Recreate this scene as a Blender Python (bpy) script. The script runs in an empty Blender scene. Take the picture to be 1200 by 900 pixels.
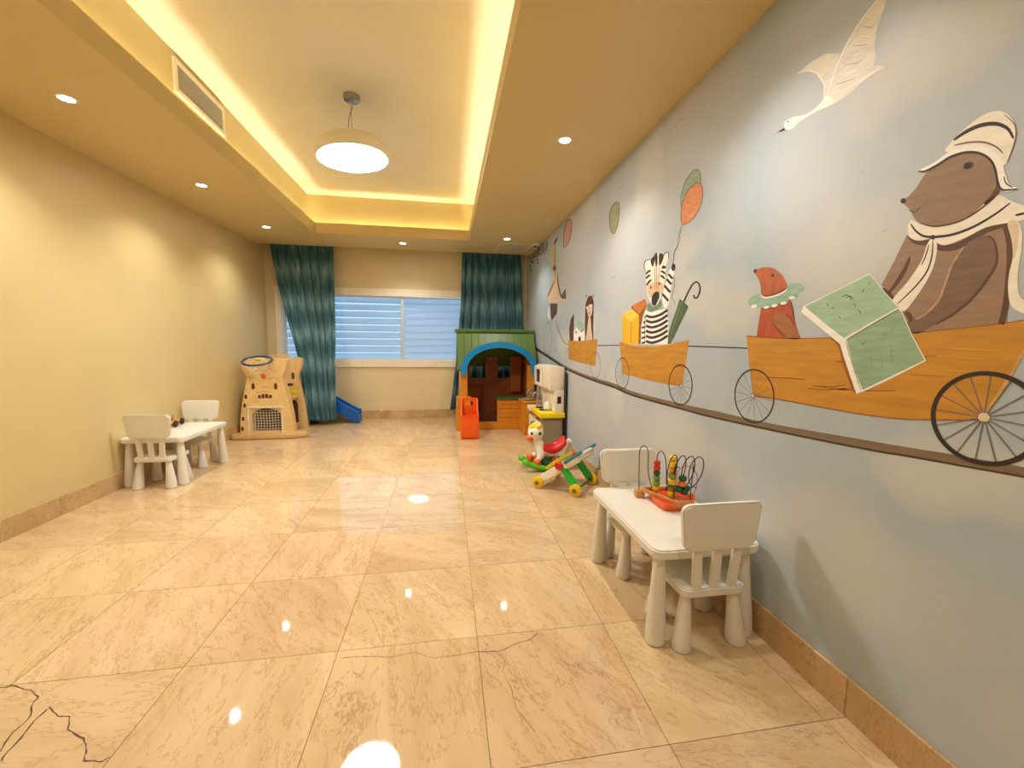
import bpy, bmesh, math, random
from mathutils import Vector, Matrix
from mathutils.geometry import tessellate_polygon
random.seed(7)
R = math.radians
SC = bpy.context.scene
COL = SC.collection
PI = math.pi

# ------------------------------------------------------------------ camera
F_PX = 480.34
CAM = Vector((0, 0, 1.43))
CR = Vector((0.98743931, -0.15770629, 0.0096096))
CU = Vector((0.00625967, 0.09982135, 0.99498569))
CF = Vector((0.15787474, 0.98242782, -0.09955472))
cam = bpy.data.cameras.new('camera')
cam.sensor_fit = 'HORIZONTAL'; cam.sensor_width = 36; cam.lens = F_PX / 1200 * 36
cam.clip_start = 0.02; cam.clip_end = 100
cam_o = bpy.data.objects.new('camera', cam); COL.objects.link(cam_o)
m = Matrix.Identity(4)
for i in range(3):
    m[i][0] = CR[i]; m[i][1] = CU[i]; m[i][2] = -CF[i]; m[i][3] = CAM[i]
cam_o.matrix_world = m
SC.camera = cam_o

# ------------------------------------------------------------------ world, exposure
W = bpy.data.worlds.new('sky'); SC.world = W; W.use_nodes = True
bg = W.node_tree.nodes['Background']
bg.inputs[0].default_value = (0.40, 0.66, 1.0, 1); bg.inputs[1].default_value = 0.8
SC.view_settings.view_transform = 'Standard'; SC.view_settings.look = 'None'
SC.view_settings.gamma = 1; SC.view_settings.exposure = 1.05
SC.view_settings.use_curve_mapping = False
SPOT_W = 25.0      # every downlight
PENDANT_E = 42.0   # emission of the pendant's diffuser
COVE_E = 12.0       # emission of the hidden cove strips
WARM = (1.0, 0.975, 0.91)

# ------------------------------------------------------------------ room numbers (metres)
XL, XR, ZC = -3.11, 1.531, 3.032
YE, YB, YF = 7.56, 7.856, -1.9
LL, LR, LB, LF = -1.918, 0.36, 6.67, 1.5     # opening of the ceiling recess
SB, ZLIP, ZR = 0.122, 3.185, 3.615
TILE, XA, Y0 = 0.6435, 0.14, 1.872

def ray(x, y): return CF + CR * ((x - 600) / F_PX) - CU * ((y - 450) / F_PX)
def on_wall(x, y):                      # a mark painted on the right wall -> (Y, Z)
    d = ray(x, y); t = XR / d.x
    return (d.y * t, 1.43 + d.z * t)
def on_floor(x, y):
    d = ray(x, y); t = -1.43 / d.z
    return (d.x * t, d.y * t)

# ------------------------------------------------------------------ materials
def lin(c):
    c = c / 255.0
    return c / 12.92 if c <= 0.04045 else ((c + 0.055) / 1.055) ** 2.4
def rgb(r, g, b): return (lin(r), lin(g), lin(b), 1)
class NT:
    def __init__(s, mat): s.t = mat.node_tree
    def n(s, typ, **kw):
        o = s.t.nodes.new(typ)
        for k, v in kw.items(): setattr(o, k, v)
        return o
    def l(s, a, b): s.t.links.new(a, b)
    def math(s, op, a, b=None, clamp=False):
        o = s.n('ShaderNodeMath', operation=op, use_clamp=clamp)
        for i, v in enumerate((a, b)):
            if v is None: continue
            if isinstance(v, (int, float)): o.inputs[i].default_value = v
            else: s.l(v, o.inputs[i])
        return o.outputs[0]
    def mix(s, fac, a, b, mode='MIX'):
        o = s.n('ShaderNodeMix', data_type='RGBA', blend_type=mode)
        if isinstance(fac, (int, float)): o.inputs[0].default_value = fac
        else: s.l(fac, o.inputs[0])
        for i, v in ((6, a), (7, b)):
            if isinstance(v, tuple): o.inputs[i].default_value = v
            else: s.l(v, o.inputs[i])
        return o.outputs[2]
    def ramp(s, fac, pts):
        o = s.n('ShaderNodeValToRGB')
        e = o.color_ramp.elements
        while len(e) < len(pts): e.new(0.5)
        for k, (p, c) in zip(e, pts): k.position = p; k.color = c if isinstance(c, tuple) else (c, c, c, 1)
        s.l(fac, o.inputs[0]); return o.outputs[0]
    def noise(s, vec, scale, detail=3, rough=0.5, dist=0.0):
        o = s.n('ShaderNodeTexNoise'); o.inputs['Scale'].default_value = scale
        o.inputs['Detail'].default_value = detail; o.inputs['Roughness'].default_value = rough
        o.inputs['Distortion'].default_value = dist
        s.l(vec, o.inputs['Vector']); return o.outputs['Fac']
    def coord(s, scale=(1, 1, 1), rot=(0, 0, 0)):
        tc = s.n('ShaderNodeTexCoord'); mp = s.n('ShaderNodeMapping')
        mp.inputs['Scale'].default_value = scale; mp.inputs['Rotation'].default_value = rot
        s.l(tc.outputs['Object'], mp.inputs[0]); return mp.outputs[0]
def new_mat(name):
    m = bpy.data.materials.new(name); m.use_nodes = True
    return m, NT(m), m.node_tree.nodes['Principled BSDF']
MATS = {}; PAINT = []
def mat(name, c, rough=0.5, var=0.06, scale=8, metal=0.0, stretch=(1, 1, 1), bump=0.0, spec=0.5, coat=0.0):
    if name in MATS: return MATS[name]
    m, t, b = new_mat(name)
    co = t.coord(stretch)
    n = t.noise(co, scale, 4)
    base = rgb(*c)
    dark = tuple(x * (1 - var * 2.2) for x in base[:3]) + (1,)
    lite = tuple(min(1, x * (1 + var * 1.6)) for x in base[:3]) + (1,)
    t.l(t.ramp(n, [(0.3, dark), (0.7, lite)]), b.inputs['Base Color'])
    b.inputs['Roughness'].default_value = rough; b.inputs['Metallic'].default_value = metal
    b.inputs['Specular IOR Level'].default_value = spec; b.inputs['Coat Weight'].default_value = coat
    if bump:
        bp = t.n('ShaderNodeBump'); bp.inputs['Strength'].default_value = bump; bp.inputs['Distance'].default_value = 0.01
        t.l(t.noise(co, scale * 6, 3), bp.inputs['Height']); t.l(bp.outputs[0], b.inputs['Normal'])
    MATS[name] = m; return m
def emit(name, c, strength):
    if name in MATS: return MATS[name]
    m, t, b = new_mat(name)
    b.inputs['Base Color'].default_value = (0.8, 0.8, 0.8, 1)
    b.inputs['Emission Color'].default_value = (*c, 1); b.inputs['Emission Strength'].default_value = strength
    MATS[name] = m; return m

def marble(name, base, dark, vein, rough, vscale=1.0):
    m, t, b = new_mat(name)
    tc = t.n('ShaderNodeTexCoord'); oi = t.n('ShaderNodeObjectInfo')
    vr = t.n('ShaderNodeVectorRotate', rotation_type='Z_AXIS')
    t.l(tc.outputs['Object'], vr.inputs['Vector']); t.l(t.math('MULTIPLY', oi.outputs['Random'], 1.6), vr.inputs['Angle'])
    comb = t.n('ShaderNodeCombineXYZ')
    for i, k in enumerate((37.0, 91.0, 53.0)): t.l(t.math('MULTIPLY', oi.outputs['Random'], k), comb.inputs[i])
    ad = t.n('ShaderNodeVectorMath', operation='ADD'); t.l(vr.outputs[0], ad.inputs[0]); t.l(comb.outputs[0], ad.inputs[1])
    st = t.n('ShaderNodeVectorMath', operation='MULTIPLY'); t.l(ad.outputs[0], st.inputs[0]); st.inputs[1].default_value = (0.8, 2.6, 1.0)
    v = st.outputs[0]
    cloud = t.noise(v, 1.6 * vscale, 5, 0.6, 0.6)
    col = t.ramp(cloud, [(0.32, rgb(*dark)), (0.62, rgb(*base))])
    tint = t.n('ShaderNodeHueSaturation'); t.l(col, tint.inputs['Color'])
    t.l(t.math('ADD', t.math('MULTIPLY', oi.outputs['Random'], 0.10), 0.93), tint.inputs['Value'])
    t.l(t.math('ADD', t.math('MULTIPLY', t.math('FRACT', t.math('MULTIPLY', oi.outputs['Random'], 7.31)), 0.010), 0.495), tint.inputs['Hue'])
    n1 = t.noise(v, 2.2 * vscale, 9, 0.62, 0.5)
    v1 = t.ramp(t.math('ABSOLUTE', t.math('SUBTRACT', n1, 0.5)), [(0.0, 1.0), (0.010, 0.0)])
    n2 = t.noise(v, 5.5 * vscale, 8, 0.62, 0.4)
    v2 = t.ramp(t.math('ABSOLUTE', t.math('SUBTRACT', n2, 0.47)), [(0.0, 1.0), (0.014, 0.0)])
    gate = t.ramp(t.noise(v, 1.3, 2), [(0.42, 0.0), (0.62, 1.0)])
    f1 = t.math('MULTIPLY', t.math('MULTIPLY', v1, gate), 0.62)
    f2 = t.math('MULTIPLY', v2, 0.46)
    c2 = t.mix(t.math('MAXIMUM', f1, f2, True), tint.outputs[0], rgb(*vein))
    t.l(c2, b.inputs['Base Color'])
    b.inputs['Roughness'].default_value = rough
    return m
M_TILE = marble('polished_cream_marble', (222, 190, 146), (204, 170, 124), (146, 100, 56), 0.035)
M_SKIRT = marble('marble_skirting', (210, 178, 130), (188, 152, 100), (140, 98, 52), 0.25)
M_GROUT = mat('tile_grout', (150, 118, 78), 0.8)
M_WALL = mat('beige_wall_paint', (216, 194, 138), 0.42, 0.02, 1.5, bump=0.03)
M_WALLB = mat('pale_beige_wall_paint', (222, 204, 160), 0.5, 0.02, 1.5, bump=0.03)
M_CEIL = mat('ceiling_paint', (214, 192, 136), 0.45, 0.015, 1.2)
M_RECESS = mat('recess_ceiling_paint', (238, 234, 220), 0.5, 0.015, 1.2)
M_PLAST = mat('white_plastic', (232, 226, 210), 0.35, 0.02, 5)
M_TRIM = mat('white_trim', (236, 224, 200), 0.4, 0.02)
M_CHROME = mat('brushed_chrome', (170, 172, 172), 0.25, 0.03, metal=1.0)
M_BLACK = mat('black_rubber', (22, 18, 16), 0.5)

# ------------------------------------------------------------------ mesh helpers
def obj(name, bm, material, parent=None, smooth=False, loc=None, rot=None):
    me = bpy.data.meshes.new(name)
    if not name.startswith('painted_') and material not in PAINT: bmesh.ops.recalc_face_normals(bm, faces=bm.faces)
    bm.to_mesh(me); bm.free()
    if material: me.materials.append(material)
    if smooth:
        for p in me.polygons: p.use_smooth = True
    o = bpy.data.objects.new(name, me); COL.objects.link(o)
    if parent: o.parent = parent
    if loc: o.location = loc
    if rot: o.rotation_euler = rot
    if smooth == 'auto':
        me.set_sharp_from_angle(angle=R(38))
    return o
def inst(src, parent=None, loc=None, rot=None):
    o = src.copy(); COL.objects.link(o)
    if parent: o.parent = parent
    if loc is not None: o.location = loc
    if rot is not None: o.rotation_euler = rot
    return o
def tag(o, label, cat, group=None):
    o['label'] = label; o['category'] = cat
    if group: o['group'] = group
    return o
def struct(o): o['kind'] = 'structure'; return o
def thing(name, loc, label, cat, group=None, rz=0):
    o = bpy.data.objects.new(name, None); COL.objects.link(o)
    o.location = loc; o.rotation_euler = (0, 0, rz); o.empty_display_size = 0.1
    return tag(o, label, cat, group)
def copy_thing(root, loc, rz, label):
    r = root.copy(); COL.objects.link(r); r.location = loc; r.rotation_euler = (0, 0, rz); r['label'] = label
    for ch in list(root.children):
        c = ch.copy(); COL.objects.link(c); c.parent = r
        for g in ch.children:
            d = g.copy(); COL.objects.link(d); d.parent = c
    return r
def merge(bm, tmp):
    me = bpy.data.meshes.new('tmp'); tmp.to_mesh(me); tmp.free(); bm.from_mesh(me); bpy.data.meshes.remove(me)
def box(bm, x0, x1, y0, y1, z0, z1, bev=0.0, seg=2):
    t = bmesh.new(); bmesh.ops.create_cube(t, size=1)
    for v in t.verts:
        v.co = Vector(((x0 + x1) / 2 + v.co.x * (x1 - x0), (y0 + y1) / 2 + v.co.y * (y1 - y0), (z0 + z1) / 2 + v.co.z * (z1 - z0)))
    if bev: bmesh.ops.bevel(t, geom=t.edges[:], offset=bev, segments=seg, affect='EDGES', profile=0.6)
    merge(bm, t); return bm
def B(*a, **k): return box(bmesh.new(), *a, **k)
def obox(bm, c, ax, ay, az, hx, hy, hz, bev=0.0):     # oriented box, half sizes
    t = bmesh.new(); bmesh.ops.create_cube(t, size=2)
    for v in t.verts: v.co = Vector((v.co.x * hx, v.co.y * hy, v.co.z * hz))
    if bev: bmesh.ops.bevel(t, geom=t.edges[:], offset=bev, segments=2, affect='EDGES')
    for v in t.verts: v.co = Vector(c) + Vector(ax) * v.co.x + Vector(ay) * v.co.y + Vector(az) * v.co.z
    merge(bm, t); return bm
def beam(bm, a, b, w, h, up=(0, 0, 1), bev=0.0):      # box from a to b
    a, b = Vector(a), Vector(b); d = (b - a); L = d.length; d.normalize()
    s = d.cross(Vector(up)); s = s.normalized() if s.length > 1e-4 else Vector((1, 0, 0))
    u = s.cross(d)
    return obox(bm, (a + b) / 2, d, s, u, L / 2, w / 2, h / 2, bev)
def lathe(bm, prof, c=(0, 0, 0), seg=24, axis='z', shear=(0, 0)):
    c = Vector(c); rings = []
    for r, h in prof:
        ring = []
        for i in range(seg):
            a = 2 * PI * i / seg; x, y = r * math.cos(a), r * math.sin(a)
            if axis == 'z': p = Vector((x + shear[0] * h, y + shear[1] * h, h))
            elif axis == 'y': p = Vector((x, h, y))
            else: p = Vector((h, x, y))
            ring.append(bm.verts.new(c + p))
        rings.append(ring)
    for a, b in zip(rings, rings[1:]):
        for i in range(seg):
            bm.faces.new((a[i], a[(i + 1) % seg], b[(i + 1) % seg], b[i]))
    for ring, rv in ((rings[0], True), (rings[-1], False)):
        bm.faces.new(ring[::-1] if rv else ring)
    return bm
def lathe_dir(bm, prof, a, d, seg=20):                 # lathe along a direction
    d = Vector(d).normalized(); s = d.cross(Vector((0, 0, 1)))
    s = s.normalized() if s.length > 1e-4 else Vector((1, 0, 0)); u = s.cross(d); a = Vector(a)
    rings = [[bm.verts.new(a + d * h + s * (r * math.cos(2 * PI * i / seg)) + u * (r * math.sin(2 * PI * i / seg))) for i in range(seg)] for r, h in prof]
    for p, q in zip(rings, rings[1:]):
        for i in range(seg): bm.faces.new((p[i], p[(i + 1) % seg], q[(i + 1) % seg], q[i]))
    bm.faces.new(rings[0][::-1]); bm.faces.new(rings[-1]); return bm
def tube(bm, pts, r, seg=8, closed=False):
    pts = [Vector(p) for p in pts]; n = len(pts); rings = []; prev = None
    rr = r if isinstance(r, (list, tuple)) else [r] * n
    for i, p in enumerate(pts):
        if closed: d = pts[(i + 1) % n] - pts[i - 1]
        else: d = pts[min(i + 1, n - 1)] - pts[max(i - 1, 0)]
        d.normalize()
        if prev is None:
            s = d.cross(Vector((0, 0, 1)))
            if s.length < 1e-3: s = d.cross(Vector((1, 0, 0)))
        else: s = prev - d * prev.dot(d)
        s.normalize(); prev = s; u = d.cross(s)
        rings.append([bm.verts.new(p + (s * math.cos(2 * PI * k / seg) + u * math.sin(2 * PI * k / seg)) * rr[i]) for k in range(seg)])
    pairs = list(zip(rings, rings[1:])) + ([(rings[-1], rings[0])] if closed else [])
    for a, b in pairs:
        for k in range(seg): bm.faces.new((a[k], a[(k + 1) % seg], b[(k + 1) % seg], b[k]))
    if not closed: bm.faces.new(rings[0][::-1]); bm.faces.new(rings[-1])
    return bm
def prism(bm, pts, fn, t0, t1, bev=0.0):              # outline (a,b) extruded t0..t1; fn(a,b,t)->xyz
    t = bmesh.new()
    lo = [t.verts.new(Vector(fn(a, b, t0))) for a, b in pts]; hi = [t.verts.new(Vector(fn(a, b, t1))) for a, b in pts]
    n = len(pts)
    f1 = t.faces.new(lo[::-1]); f2 = t.faces.new(hi)
    for i in range(n): t.faces.new((lo[i], lo[(i + 1) % n], hi[(i + 1) % n], hi[i]))
    bmesh.ops.recalc_face_normals(t, faces=t.faces)
    if bev:
        ed = [e for e in t.edges if (e in f1.edges[:] or e in f2.edges[:])]
        bmesh.ops.bevel(t, geom=ed, offset=bev, segments=2, affect='EDGES')
    bmesh.ops.triangulate(t, faces=[f for f in t.faces if len(f.verts) > 4])
    merge(bm, t); return bm
XZ = lambda a, b, t: (a, t, b)
XY = lambda a, b, t: (a, b, t)
YZ = lambda a, b, t: (t, a, b)
def catmull(pts, sub=4, closed=True):
    n = len(pts); out = []
    rng = range(n) if closed else range(n - 1)
    for i in rng:
        if closed: p0, p1, p2, p3 = pts[i - 1], pts[i], pts[(i + 1) % n], pts[(i + 2) % n]
        else: p0, p1, p2, p3 = pts[max(i - 1, 0)], pts[i], pts[i + 1], pts[min(i + 2, n - 1)]
        for k in range(sub):
            t = k / sub
            out.append(tuple(0.5 * (2 * b + (c - a) * t + (2 * a - 5 * b + 4 * c - d) * t * t + (3 * b - a - 3 * c + d) * t ** 3) for a, b, c, d in zip(p0, p1, p2, p3)))
    if not closed: out.append(tuple(pts[-1]))
    return out
def round_rect(x0, x1, y0, y1, r, seg=5, skew=0.0):
    out = []
    for cx, cy, a0 in ((x1 - r, y1 - r, 0), (x0 + r, y1 - r, 90), (x0 + r, y0 + r, 180), (x1 - r, y0 + r, 270)):
        for k in range(seg + 1):
            a = R(a0 + 90 * k / seg); x, y = cx + r * math.cos(a), cy + r * math.sin(a)
            x += skew * (y - y0) * (1 if x > (x0 + x1) / 2 else -1)
            out.append((x, y))
    return out
def hole_plate(bm, x0, x1, z0, z1, holes, y0, y1):     # a plate in x-z with rectangular holes, from boxes
    xs = sorted({x0, x1, *[h[0] for h in holes], *[h[1] for h in holes]}); zs = sorted({z0, z1, *[h[2] for h in holes], *[h[3] for h in holes]})
    for a, b in zip(xs, xs[1:]):
        for c, d in zip(zs, zs[1:]):
            mx, mz = (a + b) / 2, (c + d) / 2
            if any(h[0] < mx < h[1] and h[2] < mz < h[3] for h in holes): continue
            box(bm, a, b, y0, y1, c, d)
    bmesh.ops.remove_doubles(bm, verts=bm.verts, dist=1e-5)
    return bm

# ================================================================== THE SETTING
WT = 0.12
# floor: grout bed with each marble tile a piece of its own
floor = struct(obj('floor', B(XL - WT, XR + WT, YF - WT, YB + WT, -0.06, -0.004), M_GROUT))
xs = [XL] + [XA + TILE * k for k in range(-5, 3) if XA + TILE * k > XL + 0.06] + [XR]
ys = [YF]
k = -5
while Y0 + TILE * k < YB - 0.05:
    if Y0 + TILE * k > YF + 0.05: ys.append(Y0 + TILE * k)
    k += 1
ys.append(YB)
tile_mesh = {}
for i in range(len(xs) - 1):
    for j in range(len(ys) - 1):
        a, b, c, d = xs[i], xs[i + 1], ys[j], ys[j + 1]
        w, h = round(b - a - 0.003, 4), round(d - c - 0.003, 4)
        if (w, h) not in tile_mesh:
            t = obj('tile', B(-w / 2, w / 2, -h / 2, h / 2, -0.012, 0), M_TILE, floor)
            tile_mesh[(w, h)] = t
        else: t = inst(tile_mesh[(w, h)], floor)
        t.location = ((a + b) / 2, (c + d) / 2, random.uniform(-0.0004, 0))
# walls
wall_left = struct(obj('wall_left', B(XL - WT, XL, YF, YB, 0, 3.7), M_WALL))
wall_front = struct(obj('wall_front', B(XL - WT, XR + WT, YF - WT, YF, 0, 3.7), M_WALL))
WX0, WX1, WZ0, WZ1 = -2.95, 1.25, 0.967, 2.385
wall_back = struct(obj('wall_back', hole_plate(bmesh.new(), XL - WT, XR + WT, 0, 3.7, [(WX0 + 0.02, WX1 - 0.02, WZ0 + 0.02, WZ1 - 0.02)], YB, YB + WT), M_WALLB))

# mural wall: blue-grey ground with soft painted clouds
def mural_ground():
    m, t, b = new_mat('mural_sky_paint')
    tc = t.n('ShaderNodeTexCoord'); sep = t.n('ShaderNodeSeparateXYZ')
    nz = t.n('ShaderNodeTexNoise'); nz.inputs['Scale'].default_value = 2.2; nz.inputs['Detail'].default_value = 5
    t.l(tc.outputs['Object'], nz.inputs['Vector'])
    warp = t.n('ShaderNodeVectorMath', operation='MULTIPLY_ADD'); t.l(nz.outputs['Color'], warp.inputs[0])
    warp.inputs[1].default_value = (0.5, 0.5, 0.35); t.l(tc.outputs['Object'], warp.inputs[2])
    t.l(warp.outputs[0], sep.inputs[0])
    Y, Z = sep.outputs[1], sep.outputs[2]
    blobs = [(805, 300, .16, .22), (820, 345, .40, .18), (690, 215, .35, .45), (760, 210, .25, .35), (690, 375, .30, .22), (850, 370, .35, .16),
             (720, 460, .20, .28), (800, 520, .55, .22), (1000, 290, .30, .20), (960, 640, .50, .25), (1120, 560, .25, .14), (660, 400, .4, .2), (1080, 60, .35, .18)]
    acc = None
    for px, py, ry, rz in blobs:
        cy, cz = on_wall(px, py)
        a = t.math('MULTIPLY', t.math('SUBTRACT', Y, cy + 0.25), 1 / ry); c = t.math('MULTIPLY', t.math('SUBTRACT', Z, cz + 0.17), 1 / rz)
        d = t.math('ADD', t.math('MULTIPLY', a, a), t.math('MULTIPLY', c, c))
        f = t.math('SUBTRACT', 1.15, d, True)
        acc = f if acc is None else t.math('MAXIMUM', acc, f)
    acc = t.math('MULTIPLY', acc, 0.6)
    n2 = t.noise(tc.outputs['Object'], 0.9, 4, 0.55, 0.5)
    base = t.ramp(n2, [(0.34, rgb(166, 181, 188)), (0.5, rgb(180, 187, 191)), (0.66, rgb(190, 190, 191))])
    n3 = t.noise(tc.outputs['Object'], 14, 4, 0.6)
    base = t.mix(t.math('MULTIPLY', n3, 0.16), base, rgb(206, 204, 200))
    col = t.mix(acc, base, rgb(210, 206, 196))
    t.l(col, b.inputs['Base Color']); b.inputs['Roughness'].default_value = 0.42
    bp = t.n('ShaderNodeBump'); bp.inputs['Strength'].default_value = 0.05; bp.inputs['Distance'].default_value = 0.01
    t.l(t.noise(tc.outputs['Object'], 40, 4), bp.inputs['Height']); t.l(bp.outputs[0], b.inputs['Normal'])
    return m
wall_right = struct(obj('wall_right', B(XR, XR + WT, YF, YB, 0, 3.7), mural_ground()))

# ceiling: soffit ring, lip, cove trough, recess
OX0, OX1, OY0, OY1 = LL, LR, LF, LB
bm = bmesh.new()
for a, b, c, d in ((XL - WT, OX0, YF, YE), (OX1, XR + WT, YF, YE), (OX0, OX1, YF, OY0), (OX0, OX1, OY1, YE)):
    box(bm, a, b, c, d, ZC, ZC + 0.03)
lt = 0.02
for a, b, c, d in ((OX0 - lt, OX0, OY0 - lt, OY1 + lt), (OX1, OX1 + lt, OY0 - lt, OY1 + lt), (OX0, OX1, OY0 - lt, OY0), (OX0, OX1, OY1, OY1 + lt)):
    box(bm, a, b, c, d, ZC + 0.03, ZLIP)
ceiling = struct(obj('ceiling', bm, M_CEIL))
bm = bmesh.new()
s = SB
for a, b, c, d in ((OX0 - s - 0.04, OX0 - s, OY0 - s, OY1 + s), (OX1 + s, OX1 + s + 0.04, OY0 - s, OY1 + s), (OX0 - s, OX1 + s, OY0 - s - 0.04, OY0 - s), (OX0 - s, OX1 + s, OY1 + s, OY1 + s + 0.04)):
    box(bm, a, b, c, d, ZC + 0.03, ZR + 0.02)
obj('recess_wall', bm, M_CEIL, ceiling)
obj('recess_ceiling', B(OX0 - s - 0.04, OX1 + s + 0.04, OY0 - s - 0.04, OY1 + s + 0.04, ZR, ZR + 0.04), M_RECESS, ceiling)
obj('curtain_pocket', B(XL - WT, XR + WT, YE - 0.03, YB, 3.2, 3.23), M_CEIL, ceiling)
obj('pocket_edge', B(XL, XR, YE - 0.03, YE, ZC + 0.03, 3.2), M_CEIL, ceiling)
# closing slab above everything, so no daylight enters from the top
obj('roof_slab', B(XL - WT, XR + WT, YF - WT, YB + WT, 3.7, 3.8), M_CEIL, ceiling)
# LED strips lying in the cove trough
M_LED = emit('cove_led', (1.0, 0.95, 0.66), COVE_E)
for a, b, c, d in ((OX0 - 0.075, OX0 - 0.045, OY0, OY1), (OX1 + 0.045, OX1 + 0.075, OY0, OY1), (OX0, OX1, OY1 + 0.045, OY1 + 0.075), (OX0, OX1, OY0 - 0.075, OY0 - 0.045)):
    obj('led_strip', B(a, b, c, d, ZC + 0.032, ZC + 0.045), M_LED, ceiling)
# ceiling access hatch near the back right corner
t = thing('ceiling_hatch', (1.12, 7.02, ZC), 'pale flat access hatch in ceiling by the right back corner', 'hatch')
obj('panel', B(-0.25, 0.25, -0.27, 0.27, -0.006, 0, bev=0.002), mat('hatch_paint', (214, 196, 160), 0.35), t)
obj('rim', hole_plate(bmesh.new(), -0.27, 0.27, -0.29, 0.29, [(-0.25, 0.25, -0.27, 0.27)], -0.010, 0), M_TRIM, t, rot=(PI / 2, 0, 0))

# skirting: marble pieces along the walls
def skirting(name, side, a0, a1, step, off):
    ht, th = 0.158, 0.014
    if side == 'x-': par_bm = B(XL, XL + 0.004, a0, a1, 0, ht - 0.004)
    elif side == 'x+': par_bm = B(XR - 0.004, XR, a0, a1, 0, ht - 0.004)
    elif side == 'y+': par_bm = B(a0, a1, YB - 0.004, YB, 0, ht - 0.004)
    else: par_bm = B(a0, a1, YF, YF + 0.004, 0, ht - 0.004)
    par = struct(obj(name, par_bm, M_GROUT))
    p = a0; q = a0 + off; memo = {}
    while p < a1 - 1e-4:
        q = min(q, a1); L = round(q - p - 0.002, 4)
        if side[0] == 'x': g = (0, th, -L / 2, L / 2)
        else: g = (-L / 2, L / 2, 0, th)
        if L not in memo: memo[L] = t = obj('skirting_tile', B(*g, 0, ht, bev=0.002, seg=1), M_SKIRT, par)
        else: t = inst(memo[L], par)
        mid = (p + q) / 2
        t.location = {'x-': (XL, mid, 0), 'x+': (XR - th, mid, 0), 'y+': (mid, YB - th, 0), 'y-': (mid, YF, 0)}[side]
        p = q; q = p + step
skirting('baseboard_left', 'x-', YF, YB - 0.014, 1.287, 0.5)
skirting('baseboard_right', 'x+', YF, YB - 0.014, 1.287, 0.56)
skirting('baseboard_back', 'y+', XL + 0.014, XR - 0.014, 0.6435, 0.45)
skirting('baseboard_front', 'y-', XL + 0.014, XR - 0.014, 0.6435, 0.45)

# cracks and dark veins in the near tiles
M_CRACK = mat('dark_vein', (96, 62, 26), 0.4)
def crack(pts, w):
    pts = [on_floor(*p) for p in pts]
    dense = []
    for a, b in zip(pts, pts[1:]):
        for k in range(4):
            f = k / 4; dense.append((a[0] + (b[0] - a[0]) * f + random.uniform(-1, 1) * 0.003, a[1] + (b[1] - a[1]) * f + random.uniform(-1, 1) * 0.003))
    dense.append(pts[-1])
    bm = bmesh.new(); row = []
    for i, p in enumerate(dense):
        q0, q1 = dense[max(0, i - 1)], dense[min(len(dense) - 1, i + 1)]
        d = Vector((q1[0] - q0[0], q1[1] - q0[1])).normalized(); ww = w * random.uniform(0.3, 1) / 2
        row.append((bm.verts.new((p[0] - d.y * ww, p[1] + d.x * ww, 0.0006)), bm.verts.new((p[0] + d.y * ww, p[1] - d.x * ww, 0.0006))))
    for a, b in zip(row, row[1:]): bm.faces.new((a[0], a[1], b[1], b[0]))
    obj('vein_crack', bm, M_CRACK, floor)
c3 = lambda P: [(x / 2.6475, 560 + y / 2.6475) for x, y in P]
c4 = lambda P: [(400 + x / 2.6475, 560 + y / 2.6475) for x, y in P]
crack(c3([(0, 650), (50, 645), (105, 665), (120, 680), (100, 700), (95, 740), (40, 790), (0, 850)]), 0.006)
crack(c3([(0, 880), (60, 810), (120, 740), (155, 710), (180, 740), (220, 740), (210, 780), (260, 810), (268, 850), (255, 880), (320, 878), (340, 865)]), 0.007)
crack(c4([(0, 560), (60, 555), (160, 555), (230, 540), (290, 560), (420, 540), (490, 540), (540, 515), (590, 500), (610, 480)]), 0.004)
crack(c4([(490, 545), (510, 560), (500, 600), (530, 660), (545, 720), (600, 790)]), 0.003)

# ------------------------------------------------------------------ window with louvre slats
win = struct(obj('window_1', hole_plate(bmesh.new(), WX0, WX1, WZ0, WZ1, [(WX0 + 0.10, WX1 - 0.10, WZ0 + 0.13, WZ1 - 0.13)], YB - 0.03, YB + 0.02), M_TRIM))
MX = -0.80
M_SASH = mat('pale_window_frame', (205, 212, 214), 0.35, 0.02)
iz0, iz1 = WZ0 + 0.13, WZ1 - 0.13
ix0, ix1 = WX0 + 0.10, WX1 - 0.10
for a, b, yo in ((ix0, MX + 0.03, 0.025), (MX - 0.03, ix1, 0.055)):
    obj('sash_frame', hole_plate(bmesh.new(), a, b, iz0, iz1, [(a + 0.05, b - 0.05, iz0 + 0.025, iz1 - 0.025)], YB + yo, YB + yo + 0.025), M_SASH, win)
def glass_mat():
    m = bpy.data.materials.new('window_glass'); m.use_nodes = True; t = NT(m); nt = m.node_tree
    nt.nodes.remove(nt.nodes['Principled BSDF'])
    tr = t.n('ShaderNodeBsdfTransparent'); tr.inputs[0].default_value = (0.94, 0.97, 0.98, 1)
    gl = t.n('ShaderNodeBsdfGlossy'); gl.inputs['Roughness'].default_value = 0.03
    mx = t.n('ShaderNodeMixShader'); mx.inputs[0].default_value = 0.07
    t.l(tr.outputs[0], mx.inputs[1]); t.l(gl.outputs[0], mx.inputs[2]); t.l(mx.outputs[0], nt.nodes['Material Output'].inputs[0])
    return m
M_GLASS = glass_mat()
obj('pane', B(ix0 + 0.05, MX - 0.02, YB + 0.035, YB + 0.039, iz0 + 0.025, iz1 - 0.025), M_GLASS, win)
obj('pane', B(MX + 0.02, ix1 - 0.05, YB + 0.065, YB + 0.069, iz0 + 0.025, iz1 - 0.025), M_GLASS, win)
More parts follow.
